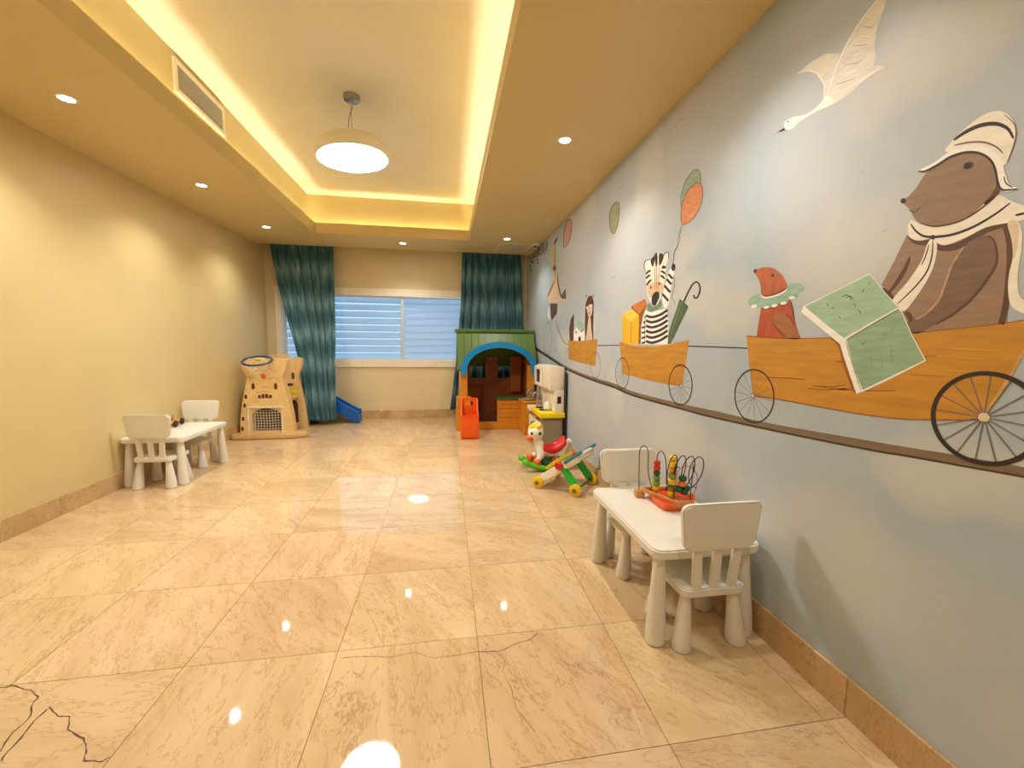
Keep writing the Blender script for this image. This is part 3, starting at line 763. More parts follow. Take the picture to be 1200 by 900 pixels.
# slide running out to the right behind the curtain
sl = [(0.30, 0.95, 0.56), (0.52, 0.95, 0.47), (0.80, 0.95, 0.31), (1.00, 0.94, 0.19), (1.10, 0.93, 0.13), (1.15, 0.93, 0.12)]
bm = bmesh.new(); sec = [(-0.14, 0.09), (-0.12, 0.10), (-0.105, 0.09), (-0.10, 0.0), (0.10, 0.0), (0.105, 0.09), (0.12, 0.10), (0.14, 0.09), (0.13, -0.10), (-0.13, -0.10)]
rings = [[bm.verts.new((x, y + a, max(0.002, z + b - (0.03 if b < -0.05 else 0)))) for a, b in sec] for x, y, z in sl]
for a, b in zip(rings, rings[1:]):
    for i in range(len(sec)): bm.faces.new((a[i], a[(i + 1) % len(sec)], b[(i + 1) % len(sec)], b[i]))
bm.faces.new(rings[0]); bm.faces.new(rings[-1][::-1])
obj('slide', bm, M_BLUE, t, smooth='auto')
obj('slide_support', B(0.34, 0.42, 0.80, 1.08, 0.0, 0.46, bev=0.01), mat('dark_support', (60, 48, 40), 0.6), t)

# ================================================================== PLAYHOUSE
M_HOR = mat('orange_playhouse_plastic', (222, 142, 34), 0.42, 0.05, 4)
M_HBR = mat('brown_playhouse_plastic', (150, 74, 26), 0.5, 0.05, 4)
M_GRN = mat('green_roof_plastic', (82, 108, 32), 0.45, 0.05, 4)
M_CYAN = mat('blue_arch_plastic', (10, 142, 206), 0.35, 0.03, 4)
M_GREY = mat('grey_toy_plastic', (150, 142, 130), 0.45, 0.04)
HX, HY = 0.83, 6.65
t = thing('playhouse', (HX, HY, 0), 'orange plastic playhouse with green roof and blue arch near mural wall', 'playhouse')
# posts
obj('post', B(-0.61, -0.49, 0.0, 0.12, 0.0, 1.06, bev=0.012), M_HOR, t)
obj('post', B(0.50, 0.62, 0.0, 0.12, 0.0, 1.06, bev=0.012), M_HOR, t)
obj('corner_box', B(-0.675, -0.44, -0.05, 0.10, 0.0, 0.56, bev=0.015), M_HOR, t)
obj('sill', B(-0.46, 0.43, 0.0, 0.10, 0.0, 0.12, bev=0.01), M_HOR, t)
hw = obj('half_wall', B(0.0, 0.46, 0.02, 0.09, 0.12, 0.50), M_HBR, t)
for k in range(5):
    obj('plank', B(-0.005, 0.455, 0.003, 0.022, 0.122 + 0.076 * k, 0.122 + 0.076 * k + 0.070, bev=0.005), M_HOR, hw)
obj('counter_ledge', B(-0.02, 0.47, -0.03, 0.14, 0.50, 0.54, bev=0.01), mat('dark_green_plastic', (64, 92, 36), 0.45), t)
# side walls with siding
for sx, x0, x1 in ((-1, -0.60, -0.55), (1, 0.56, 0.61)):
    w = obj('side_wall', B(x0, x1, 0.10, 0.76, 0.0, 1.05), M_HBR, t)
    for k in range(11):
        obj('plank', B(x0 - 0.008, x1 + 0.008, 0.12, 0.74, 0.02 + 0.094 * k, 0.02 + 0.094 * k + 0.088, bev=0.004, seg=1), M_HOR if sx < 0 else M_HBR, w)
# back wall with two window openings
bw = obj('back_wall', hole_plate(bmesh.new(), -0.56, 0.57, 0.0, 1.45, [(-0.42, -0.14, 0.80, 1.22), (0.09, 0.38, 0.80, 1.22)], 0.70, 0.74), M_HBR, t)
for k in range(7):
    obj('plank', B(-0.545, 0.555, 0.685, 0.702, 0.06 + 0.1 * k, 0.06 + 0.1 * k + 0.093, bev=0.004, seg=1), M_HBR, bw)
pan = [(-0.22, 0.0)] + [(0.02 + 0.24 * math.cos(a), 0.62 + 0.10 * math.sin(a)) for a in [PI - PI * k / 10 for k in range(11)]] + [(0.26, 0.0)]
obj('door_panel', prism(bmesh.new(), pan, XZ, 0.665, 0.690, bev=0.006), mat('dark_brown_plastic', (128, 58, 20), 0.5), bw)
for k in range(3):
    obj('plank', B(-0.13, 0.08, 0.685, 0.702, 0.80 + 0.14 * k, 0.80 + 0.14 * k + 0.13, bev=0.004, seg=1), M_HBR, bw)
obj('floor_mat', B(-0.42, 0.0, 0.16, 0.62, 0.0, 0.03, bev=0.008), mat('slate_mat', (92, 92, 98), 0.6), t)
# shutter panel on the inside right
obj('shutter', B(0.30, 0.50, 0.60, 0.66, 0.55, 1.20, bev=0.01), M_HBR, t)
# roof
yr, zr = 0.38, 1.62; ye, ze = -0.06, 0.985
AW, AZ0, AH = 0.615, 0.98, 0.455          # outer arch: half width, spring height, rise
def arch_z(x):
    if abs(x - 0.02) >= AW: return ze
    return AZ0 + AH * math.sqrt(1 - ((x - 0.02) / AW) ** 2)
rx0, rx1 = -0.655, 0.665
nb = 11
nrm = Vector((0, -(zr - ze), (yr - ye))).normalized(); nrm = Vector((0, nrm.y, nrm.z))
slope = obj('roof_slope', bmesh.new(), M_GRN, t)
def roof_strip(xa, xb, lift, parent, name, n=4):
    bm = bmesh.new(); top = []; bot = []
    for k in range(n + 1):
        x = xa + (xb - xa) * k / n; zz = max(ze, arch_z(x) - 0.02); f = (zz - ze) / (zr - ze)
        top.append((x, yr, zr)); bot.append((x, ye + (yr - ye) * f, zz))
    for lay in (0, 1):
        off = nrm * (lift if lay else lift - 0.022)
        vt = [bm.verts.new(Vector(p) + off) for p in top]; vb = [bm.verts.new(Vector(p) + off) for p in bot]
        if lay == 0: lt0, lb0 = vt, vb
        for k in range(n): bm.faces.new((vt[k], vt[k + 1], vb[k + 1], vb[k]))
    for k in range(n):
        bm.faces.new((lt0[k], vt[k], vt[k + 1], lt0[k + 1])) if False else None
        bm.faces.new((lb0[k], lb0[k + 1], vb[k + 1], vb[k])); bm.faces.new((lt0[k], lt0[k + 1], vt[k + 1], vt[k]))
    bm.faces.new((lt0[0], vt[0], vb[0], lb0[0])); bm.faces.new((lt0[n], vt[n], vb[n], lb0[n]))
    return obj(name, bm, M_GRN, parent)
bpy.data.objects.remove(slope)
slope = roof_strip(rx0, rx1, 0.0, t, 'roof_slope', 40)
for k in range(nb):
    xa = rx0 + (rx1 - rx0) * k / nb + 0.004; xb = rx0 + (rx1 - rx0) * (k + 1) / nb - 0.004
    roof_strip(xa, xb, 0.012, slope, 'roof_board')
bm = bmesh.new(); prism(bm, [(yr, zr), (0.82, 1.02), (0.82, 1.0), (yr, zr - 0.03)], YZ, rx0, rx1); obj('rear_slope', bm, M_GRN, t)
obj('ridge_cap', B(rx0 - 0.03, rx1 + 0.02, yr - 0.05, yr + 0.05, zr - 0.02, zr + 0.035, bev=0.012), M_GRN, t)
for x0, x1 in ((rx0 + 0.045, rx0 + 0.075), (rx1 - 0.095, rx1 - 0.065)):
    obj('gable', prism(bmesh.new(), [(ye + 0.06, 1.0), (0.78, 1.0), (yr, zr - 0.05)], YZ, x0, x1), M_HOR, t)
# dormer vault joining arch to slope
bm = bmesh.new(); N = 32; A = []
for k in range(N + 1):
    a = PI * k / N; x = 0.02 + AW * math.cos(a); z = AZ0 + AH * math.sin(a)
    f = max(0, (z - ze) / (zr - ze)); yb = max(ye + (yr - ye) * f + 0.03, -0.02)
    A.append((bm.verts.new((x, -0.06, z)), bm.verts.new((x, yb, z)), bm.verts.new((0.02 + (AW - 0.03) * math.cos(a), yb, AZ0 + (AH - 0.03) * math.sin(a))), bm.verts.new((0.02 + (AW - 0.03) * math.cos(a), -0.06, AZ0 + (AH - 0.03) * math.sin(a)))))
for p, q in zip(A, A[1:]):
    for i in range(4): bm.faces.new((p[i], p[(i + 1) % 4], q[(i + 1) % 4], q[i]))
bm.faces.new(A[0]); bm.faces.new(A[-1][::-1])
obj('dormer_vault', bm, M_GRN, t, smooth='auto')
bm = bmesh.new(); A = []
for k in range(N + 5):
    a = PI * (k - 2) / N
    if a < 0: c, sn, ext = 1, 0, -0.06 * (2 - k) / 2
    elif a > PI: c, sn, ext = -1, 0, -0.06 * (k - N - 2) / 2
    else: c, sn, ext = math.cos(a), math.sin(a), 0
    ring = []
    for dr, y in ((0.012, -0.10), (0.012, -0.045), (-0.085, -0.045), (-0.085, -0.10)):
        ring.append(bm.verts.new((0.02 + (AW + dr) * c, y, AZ0 + (AH + dr) * sn + ext)))
    A.append(ring)
for p, q in zip(A, A[1:]):
    for i in range(4): bm.faces.new((p[i], p[(i + 1) % 4], q[(i + 1) % 4], q[i]))
bm.faces.new(A[0]); bm.faces.new(A[-1][::-1])
obj('arch_trim', bm, M_CYAN, t, smooth='auto')
# outside counter with grey sink and tap
sc = obj('side_counter', B(0.355, 0.66, -0.42, 0.0, 0.0, 0.49, bev=0.01), M_HOR, t)
for k in range(5):
    obj('plank', B(0.385, 0.65, -0.428, -0.41, 0.04 + 0.088 * k, 0.04 + 0.088 * k + 0.08, bev=0.004, seg=1), M_HOR, sc)
obj('sink_top', B(0.345, 0.665, -0.43, 0.0, 0.49, 0.52, bev=0.01), M_HOR, t)
obj('sink_bowl', lathe(bmesh.new(), [(0.10, 0.518), (0.115, 0.545), (0.10, 0.55), (0.07, 0.53)], c=(0.47, -0.24, 0), seg=24), M_GREY, t, smooth='auto')
tap = obj('tap', tube(bmesh.new(), catmull([(0.56, -0.20, 0.52), (0.56, -0.20, 0.62), (0.53, -0.22, 0.68), (0.48, -0.24, 0.68), (0.44, -0.26, 0.62)], 5, False), 0.022, 10), M_GREY, t, smooth=True)
for dx in (-0.05, 0.07):
    obj('tap_handle', lathe(bmesh.new(), [(0.012, 0.52), (0.012, 0.60), (0.030, 0.605), (0.030, 0.625), (0.01, 0.63)], c=(0.54 + dx, -0.14, 0), seg=16), M_GREY, tap, smooth='auto')

# orange toy crate standing before the house
t = thing('toy_crate', (0.34, 6.0, 0), 'bright orange plastic bin with tall back on floor by playhouse corner', 'toy bin')
M_OR2 = mat('bright_orange_plastic', (246, 92, 14), 0.35, 0.04)
bm = bmesh.new()
box(bm, -0.115, 0.115, 0.0, 0.02, 0.0, 0.34, bev=0.006); box(bm, -0.115, 0.115, 0.0, 0.26, 0.0, 0.02)
obj('front_panel', bm, M_OR2, t)
for sx in (-1, 1):
    pts = [(0.0, 0.0), (0.26, 0.0), (0.26, 0.58), (0.20, 0.58), (0.10, 0.38), (0.0, 0.355)]
    obj('side_panel', prism(bmesh.new(), pts, YZ, sx * 0.12 - 0.012, sx * 0.12 + 0.012, bev=0.004), M_OR2, t)
obj('back_panel', hole_plate(bmesh.new(), -0.12, 0.12, 0.0, 0.59, [(-0.06, 0.06, 0.47, 0.54)], 0.245, 0.265), M_OR2, t)
obj('rim', beam(bmesh.new(), (-0.125, 0.005, 0.35), (0.125, 0.005, 0.35), 0.03, 0.025, bev=0.006), M_OR2, t)
obj('label_ridge', B(-0.085, 0.085, -0.006, 0.002, 0.10, 0.24, bev=0.004), M_OR2, t)

# ================================================================== TOY KITCHEN
M_KCR = mat('cream_kitchen_plastic', (242, 230, 208), 0.42, 0.03)
M_KGR = mat('taupe_kitchen_plastic', (150, 132, 108), 0.5, 0.03)
M_KBLK = mat('charcoal_plastic', (40, 34, 30), 0.5)
t = thing('toy_kitchen', (1.35, 5.45, 0), 'beige toy kitchen with yellow worktop and microwave against mural wall', 'toy kitchen')
obj('base_cabinet', B(-0.145, 0.135, -0.40, 0.40, 0.0, 0.475, bev=0.01), M_KGR, t)
dr = obj('oven_door', B(-0.160, -0.143, -0.33, 0.02, 0.06, 0.40, bev=0.006), M_KCR, t)
obj('handle', tube(bmesh.new(), [(-0.17, -0.28, 0.36), (-0.182, -0.28, 0.36), (-0.182, -0.03, 0.36), (-0.17, -0.03, 0.36)], 0.007), M_KBLK, dr)
dr = obj('cupboard_door', B(-0.160, -0.143, 0.05, 0.36, 0.06, 0.40, bev=0.006), M_KCR, t)
obj('handle', tube(bmesh.new(), [(-0.17, 0.09, 0.20), (-0.182, 0.09, 0.20), (-0.182, 0.09, 0.34), (-0.17, 0.09, 0.34)], 0.007), M_KBLK, dr)
obj('side_panel', B(-0.115, 0.11, -0.412, -0.398, 0.04, 0.45, bev=0.004), M_KGR, t)
obj('worktop', B(-0.178, 0.158, -0.44, 0.17, 0.475, 0.545, bev=0.022), mat('yellow_worktop', (248, 216, 16), 0.35, 0.03), t, smooth='auto')
obj('sink_top', B(-0.178, 0.150, 0.175, 0.42, 0.465, 0.530, bev=0.015), M_KCR, t)
for y in (-0.18, 0.03):
    obj('hob_ring', lathe(bmesh.new(), [(0.075, 0.545), (0.075, 0.553), (0.045, 0.553)], c=(-0.06, y, 0), seg=24), M_KBLK, t, smooth='auto')
obj('back_board', B(0.02, 0.145, -0.39, 0.40, 0.545, 0.83, bev=0.01), M_KCR, t)
obj('window_niche', B(0.055, 0.105, -0.395, -0.385, 0.66, 0.75, bev=0.002), M_KBLK, t)
mw = obj('microwave', B(-0.050, 0.150, -0.38, 0.40, 0.83, 1.13, bev=0.018), M_KCR, t, smooth='auto')
obj('microwave_window', B(-0.056, -0.048, 0.06, 0.34, 0.87, 1.08, bev=0.003), M_KBLK, mw)
obj('microwave_door', hole_plate(bmesh.new(), -0.20, 0.20, -0.135, 0.135, [(-0.14, 0.14, -0.095, 0.095)], -0.012, 0.012), M_KCR, mw, loc=(-0.066, 0.20, 0.975), rot=(0, 0, R(90)))
obj('kettle', lathe(bmesh.new(), [(0.045, 0.545), (0.055, 0.56), (0.05, 0.61), (0.03, 0.64), (0.012, 0.66)], c=(-0.03, -0.20, 0.008)), M_PLAST, t, smooth='auto')
obj('tap', tube(bmesh.new(), catmull([(0.0, 0.30, 0.53), (0.0, 0.30, 0.68), (-0.05, 0.30, 0.73), (-0.11, 0.30, 0.70), (-0.115, 0.30, 0.66)], 4, False), 0.014, 8), M_GREY, t, smooth=True)
obj('shelf_pillar', B(-0.12, -0.095, 0.02, 0.05, 0.545, 0.84), M_GREY, t)
obj('back_panel', B(0.145, 0.160, -0.44, 0.41, 0.0, 1.06), M_KBLK, t)
for k, c in enumerate(((196, 60, 30), (60, 120, 60), (240, 200, 60))):
    obj('knob', lathe(bmesh.new(), [(0.016, -0.164), (0.014, -0.148)], c=(0, -0.26 + 0.1 * k, 0.435), axis='x', seg=14), mat('knob_%d' % k, c, 0.4), t)

# ================================================================== ROCKING HORSE
M_WHT = mat('white_toy_plastic', (244, 232, 212), 0.35, 0.03)
M_RED = mat('red_saddle_plastic', (214, 16, 18), 0.3, 0.03)
M_LIME = mat('lime_green_plastic', (96, 196, 30), 0.35, 0.04)
M_DGRN = mat('deep_green_plastic', (12, 92, 52), 0.4, 0.04)
M_HOOF = mat('orange_hoof_plastic', (238, 104, 34), 0.35)
def skin(name, verts, edges, radii, material, parent, sub=2):
    me = bpy.data.meshes.new(name); me.from_pydata([Vector(v) for v in verts], edges, [])
    o = bpy.data.objects.new(name, me); COL.objects.link(o); o.parent = parent
    sk = o.modifiers.new('skin', 'SKIN'); sk.use_smooth_shade = True
    lay = me.skin_vertices[0] if me.skin_vertices else None
    if lay is None:
        bpy.context.view_layer.objects.active = o
        me.attributes.new  # skin layer is created with the modifier
    for i, r in enumerate(radii):
        me.skin_vertices[0].data[i].radius = (r, r) if not isinstance(r, tuple) else r
    me.skin_vertices[0].data[0].use_root = True
    sb = o.modifiers.new('smooth', 'SUBSURF'); sb.levels = sub; sb.render_levels = sub
    me.materials.append(material); return o
# local frame: head towards -X
t = thing('rocking_horse', (1.14, 4.46, 0), 'white rocking horse with red saddle and yellow mane on green rockers', 'rocking horse', rz=R(4))
hv = [(0.03, 0, 0.205), (-0.07, 0, 0.225), (-0.125, 0, 0.305), (-0.145, 0, 0.390), (0.13, 0, 0.225), (0.215, 0, 0.285), (0.245, 0, 0.325),
      (-0.10, -0.055, 0.165), (-0.145, -0.07, 0.115), (-0.10, 0.055, 0.165), (-0.185, 0.06, 0.13), (0.14, -0.06, 0.165), (0.15, -0.075, 0.11), (0.14, 0.06, 0.165), (0.15, 0.075, 0.11)]
he = [(0, 1), (1, 2), (2, 3), (0, 4), (4, 5), (5, 6), (1, 7), (7, 8), (1, 9), (9, 10), (4, 11), (11, 12), (4, 13), (13, 14)]
hr = [0.072, 0.078, 0.055, 0.058, 0.078, 0.036, 0.018, 0.040, 0.030, 0.040, 0.030, 0.042, 0.030, 0.042, 0.030]
skin('body', hv, he, hr, M_WHT, t)
head = obj('head', lathe_dir(bmesh.new(), [(0.02, -0.095), (0.062, -0.066), (0.085, -0.02), (0.088, 0.02), (0.070, 0.066), (0.03, 0.092)], (-0.150, 0, 0.423), (-0.25, -0.1, 1.0), 20), M_WHT, t, smooth=True)
obj('muzzle', lathe_dir(bmesh.new(), [(0.045, 0), (0.040, 0.03), (0.028, 0.055), (0.010, 0.065)], (-0.200, -0.01, 0.378), (-0.9, -0.15, -0.25), 16), M_HOOF, t, smooth=True)
bm = bmesh.new()
for a, b, c_, r in ((-0.15, 0, 0.503, 0.046), (-0.19, -0.02, 0.493, 0.036), (-0.11, -0.01, 0.498, 0.038), (-0.14, -0.045, 0.493, 0.036), (-0.09, 0.01, 0.458, 0.036), (-0.08, 0.01, 0.408, 0.032), (-0.20, 0.02, 0.478, 0.03), (-0.15, 0.04, 0.488, 0.034)):
    tt = bmesh.new(); bmesh.ops.create_icosphere(tt, subdivisions=2, radius=r)
    bmesh.ops.translate(tt, verts=tt.verts, vec=(a, b, c_)); merge(bm, tt)
obj('mane', bm, mat('yellow_mane', (250, 206, 14), 0.4, 0.03), t, smooth=True)
for y, x in ((-0.078, -0.205), (-0.078, -0.125)):
    e = obj('eye', lathe_dir(bmesh.new(), [(0.020, 0), (0.021, 0.006), (0.013, 0.010)], (x, y - 0.002 if x > -0.15 else y + 0.02, 0.430), (-0.45 if x < -0.15 else 0.10, -1, 0.05), 14), mat('eye_teal', (78, 110, 116), 0.25), t, smooth='auto')
    obj('pupil', lathe_dir(bmesh.new(), [(0.010, 0.009), (0.010, 0.0125)], (x, y - 0.002 if x > -0.15 else y + 0.02, 0.430), (-0.45 if x < -0.15 else 0.10, -1, 0.05), 12), M_BLACK, e)
for y in (-0.04, 0.045):
    obj('ear', lathe_dir(bmesh.new(), [(0.022, 0), (0.018, 0.03), (0.004, 0.06)], (-0.125, y, 0.493), (0.2, y * 6, 1), 10), M_WHT, t, smooth=True)
# saddle: a bent sheet over the back
bm = bmesh.new(); g = []
for i in range(13):
    u = i / 12; x = -0.080 + 0.275 * u; zc = 0.289 + 0.036 * (2 * u - 0.75) ** 2 + (0.025 * max(0, u - 0.45) / 0.55); row = []
    for j in range(9):
        a = -1.6 + 3.2 * j / 8; rr = 0.092 - 0.020 * abs(2 * u - 1) ** 2
        row.append(bm.verts.new((x, rr * math.sin(a), zc + rr * (math.cos(a) - 1))))
    g.append(row)
for i in range(12):
    for j in range(8): bm.faces.new((g[i][j], g[i + 1][j], g[i + 1][j + 1], g[i][j + 1]))
so = obj('saddle', bm, M_RED, t, smooth=True); md = so.modifiers.new('thickness', 'SOLIDIFY'); md.thickness = 0.016; md.offset = 0
for x, y, z in ((-0.150, -0.072, 0.110), (-0.190, 0.062, 0.135), (0.155, -0.078, 0.105), (0.155, 0.078, 0.105)):
    obj('hoof', lathe(bmesh.new(), [(0.040, -0.04), (0.046, -0.025), (0.042, 0.015), (0.026, 0.03)], c=(x, y, z), seg=16), M_HOOF, t, smooth='auto')
for y in (-0.095, 0.095):
    pts = [(-0.31 + 0.60 * k / 14, y, 0.034 + 0.34 * (k / 14 - 0.52) ** 2) for k in range(15)]
    obj('rocker', tube(bmesh.new(), pts, [0.038] + [0.031] * 13 + [0.036], 10), M_LIME, t, smooth=True)
for x, z in ((-0.15, 0.062), (0.15, 0.062)):
    obj('cross_bar', tube(bmesh.new(), [(x, -0.10, z), (x, 0.10, z)], 0.024, 10), M_DGRN, t, smooth='auto')
obj('foot_board', B(-0.08, 0.12, -0.115, 0.115, 0.075, 0.11, bev=0.01), M_DGRN, t)
obj('tail', tube(bmesh.new(), [(0.24, 0, 0.33), (0.27, 0, 0.30), (0.275, 0, 0.24)], [0.02, 0.024, 0.008], 8), M_WHT, t, smooth=True)

# ================================================================== BABY WALKER
M_WYEL = mat('yellow_wheel_plastic', (232, 190, 18), 0.35, 0.03)
M_TEAL = mat('teal_bar_plastic', (52, 142, 166), 0.35, 0.03)
M_NAVY = mat('navy_toy_plastic', (18, 56, 116), 0.4)
M_BGRN = mat('bright_green_plastic', (40, 190, 60), 0.35, 0.04)
M_SGRN = mat('mid_green_plastic', (34, 140, 44), 0.35, 0.04)
U = Vector((0.745, -0.667, 0)); V = Vector((0.667, 0.745, 0))     # along a side, across
o0 = Vector((0.890, 3.855, 0))
t = thing('baby_walker', (1.20, 3.93, 0), 'green and white baby walker with yellow wheels before rocking horse', 'baby walker')
O = Vector((1.20, 3.93, 0))
P = lambda u, v, z: o0 + U * u + V * v + Vector((0, 0, z)) - O
WV = 0.40
def wheel(u, v, r=0.058):
    bm = bmesh.new()
    lathe_dir(bm, [(r * .8, -0.022), (r, -0.015), (r, 0.015), (r * .8, 0.022)], P(u, v, r), V, 24)
    w = obj('wheel', bm, M_WYEL, t, smooth='auto')
    obj('hub', lathe_dir(bmesh.new(), [(r * .36, -0.028), (r * .36, 0.028)], P(u, v, r), V, 14), mat('hub_grey', (130, 110, 70), 0.4), w, smooth='auto')
for u, v in ((0, 0), (0.40, 0), (0.0, WV), (0.40, WV)): wheel(u, v)
for v in (0.03, WV - 0.03):
    bm = bmesh.new(); beam(bm, P(0.02, v, 0.085), P(0.42, v, 0.375), 0.045, 0.085, bev=0.014)
    arm = obj('side_arm', bm, M_WHT, t, smooth='auto')
    obj('grip_strip', beam(bmesh.new(), P(0.27, v - 0.012, 0.295), P(0.45, v - 0.012, 0.435), 0.050, 0.030, bev=0.01), M_TEAL, arm, smooth='auto')
    obj('rear_leg', beam(bmesh.new(), P(0.235, v, 0.27), P(0.40, v, 0.07), 0.05, 0.075, bev=0.016), M_BGRN if v < 0.2 else M_SGRN, t, smooth='auto')
    s_ = -1 if v < 0.2 else 1
    obj('pivot_knob', lathe_dir(bmesh.new(), [(0.042, 0), (0.042, 0.02), (0.032, 0.032)], P(0.225, v + s_ * 0.022, 0.265), V * s_, 20), M_RED, t, smooth='auto')
obj('handle_bar', tube(bmesh.new(), [P(0.41, 0.03, 0.385), P(0.41, WV - 0.03, 0.385)], 0.018, 10), M_WHT, t, smooth='auto')
obj('activity_panel', obox(bmesh.new(), P(0.13, WV / 2, 0.25), V, (U * 0.78 + Vector((0, 0, 0.62))).normalized(), (U * -0.62 + Vector((0, 0, 0.78))).normalized(), 0.13, 0.11, 0.022, 0.012), M_YEL, t, smooth='auto')
obj('front_panel', obox(bmesh.new(), P(0.04, WV / 2, 0.13), V, (U * 0.78 + Vector((0, 0, 0.62))).normalized(), (U * -0.62 + Vector((0, 0, 0.78))).normalized(), 0.16, 0.05, 0.018, 0.01), M_NAVY, t, smooth='auto')
obj('front_axle', tube(bmesh.new(), [P(0, 0, 0.058), P(0, WV, 0.058)], 0.012, 8), M_HOOF, t)
obj('rear_axle', tube(bmesh.new(), [P(0.40, 0, 0.058), P(0.40, WV, 0.058)], 0.010, 8), M_DGRN, t)
for k, (du, c) in enumerate(((-0.06, 'red'), (0.0, 'navy'), (0.06, 'lime'))):
    obj('button', lathe_dir(bmesh.new(), [(0.026, 0.0), (0.026, 0.03), (0.016, 0.036)], P(0.13, WV / 2 + du * 1.2, 0.262), (U * -0.62 + Vector((0, 0, 0.78))), 14), {'red': M_RED, 'navy': M_NAVY, 'lime': M_LIME}[c], t, smooth='auto')

# ================================================================== MURAL PAINTED ON THE RIGHT WALL
def paint_mat(name, c, var=0.10, stretch=(1, 3, 14)):
    m = mat('paint_' + name, c, 0.5, var, 4, stretch=stretch)
    if m not in PAINT: PAINT.append(m)
    return m
P_OCH = paint_mat('ochre', (198, 138, 40), 0.07, (1, 1.0, 9)); P_OCHD = paint_mat('dark_ochre', (150, 88, 28))
P_BLK = paint_mat('black_brown', (44, 30, 24), 0.03); P_GRYL = paint_mat('grey_line', (120, 116, 108), 0.05)
P_TRACK = paint_mat('track_brown', (126, 106, 82), 0.06); P_TRKD = paint_mat('track_dark', (62, 44, 32), 0.04)
P_CREAM = paint_mat('cream', (240, 232, 214), 0.04); P_CRE2 = paint_mat('warm_cream', (222, 202, 170), 0.05); P_WHITE = paint_mat('off_white', (246, 242, 232), 0.03)
P_BEAR = paint_mat('bear_brown', (146, 118, 90), 0.06); P_BEARD = paint_mat('bear_dark', (92, 62, 44), 0.06); P_ARM = paint_mat('bear_arm', (122, 96, 76), 0.08); P_BEAR2 = paint_mat('bear_body', (152, 122, 98), 0.06)
P_GRN = paint_mat('page_green', (160, 192, 160), 0.06); P_GRN2 = paint_mat('page_green_soft', (146, 176, 142), 0.07); P_GRND = paint_mat('mark_green', (74, 92, 70), 0.05)
P_RUST = paint_mat('rust', (184, 94, 46), 0.10, (1, 14, 3)); P_RUST2 = paint_mat('rust_body', (182, 80, 40), 0.10, (1, 14, 3)); P_RUSTD = paint_mat('rust_dark', (112, 40, 20)); P_WING = paint_mat('wing_brown', (166, 102, 60))
P_RUFF = paint_mat('ruff_green', (148, 184, 162), 0.08); P_YEL = paint_mat('parcel_yellow', (236, 182, 24), 0.06, (1, 12, 2)); P_YEL2 = paint_mat('parcel_light', (250, 206, 70), 0.05); P_BOXO = paint_mat('parcel_orange', (206, 120, 48)); P_BOXD = paint_mat('parcel_brown', (148, 90, 34))
P_UMB = paint_mat('umbrella_green', (84, 106, 66), 0.12, (1, 10, 3)); P_BALO = paint_mat('balloon_orange', (220, 136, 66), 0.08); P_BALG = paint_mat('balloon_green', (146, 172, 142), 0.08); P_BALV = paint_mat('balloon_olive', (158, 162, 128), 0.10); P_BALP = paint_mat('balloon_pink', (198, 152, 132), 0.06); P_LINE = paint_mat('outline_brown', (110, 84, 56), 0.05)
P_SW = paint_mat('bird_cream', (226, 220, 204), 0.05); P_SWL = paint_mat('feather_white', (244, 240, 228), 0.03); P_SWD = paint_mat('feather_grey', (168, 158, 142), 0.04)
P_FACE = paint_mat('zebra_face', (226, 190, 150), 0.04); P_PEACH = paint_mat('peach', (220, 190, 160), 0.05); P_NECK = paint_mat('neck_yellow', (214, 190, 130), 0.06); P_LEAF = paint_mat('leaf_grey', (120, 108, 96), 0.1)
LAY = 0.00014
def crop(x0, y0, s): return lambda pts: [(x0 + x / s, y0 + y / s) for x, y in pts]
def wv(p, lay):
    y, z = on_wall(*p); return (XR - 0.0003 - LAY * lay, y, z)
def shape(name, pts, m, lay, parent, smooth=True, label=None):
    if smooth: pts = catmull(pts, 4)
    vs = [Vector(wv(p, lay)) for p in pts]
    flat = [Vector((v.y, v.z, 0)) for v in vs]
    bm = bmesh.new(); bv = [bm.verts.new(v) for v in vs]
    for tri in tessellate_polygon([flat]):
        u, v, w = (flat[k] for k in tri)
        area = (v.x - u.x) * (w.y - u.y) - (w.x - u.x) * (v.y - u.y)
        if abs(area) > 1e-9: bm.faces.new([bv[k] for k in (tri if area < 0 else tri[::-1])])
    o = obj(name, bm, m, parent)
    if label: o['label'] = label
    return o
def stroke(name, pts, w, m, lay, parent, taper=True, smooth=True):
    if smooth and len(pts) > 2: pts = catmull(pts, 5, False)
    elif len(pts) == 2: pts = [tuple(a + (b - a) * k / 5 for a, b in zip(*pts)) for k in range(6)]
    n = len(pts); bm = bmesh.new(); row = []
    for i, p in enumerate(pts):
        a, b = pts[max(0, i - 1)], pts[min(n - 1, i + 1)]
        d = Vector((b[0] - a[0], b[1] - a[1])); d = d.normalized() if d.length else Vector((1, 0))
        f = i / (n - 1); ww = w / 2 * (0.35 + 0.65 * math.sin(PI * min(1, max(0, f))) ** 0.5 if taper else 1)
        row.append((bm.verts.new(wv((p[0] - d.y * ww, p[1] + d.x * ww), lay)), bm.verts.new(wv((p[0] + d.y * ww, p[1] - d.x * ww), lay))))
    for a, b in zip(row, row[1:]): bm.faces.new((a[0], a[1], b[1], b[0]))
    return obj(name, bm, m, parent)
def oval(name, c, rx, ry, m, lay, parent, rot=0):
    pts = []
    for k in range(20):
        a = 2 * PI * k / 20; x, y = rx * math.cos(a), ry * math.sin(a)
        pts.append((c[0] + x * math.cos(rot) - y * math.sin(rot), c[1] + x * math.sin(rot) + y * math.cos(rot)))
    return shape(name, pts, m, lay, parent, smooth=False)
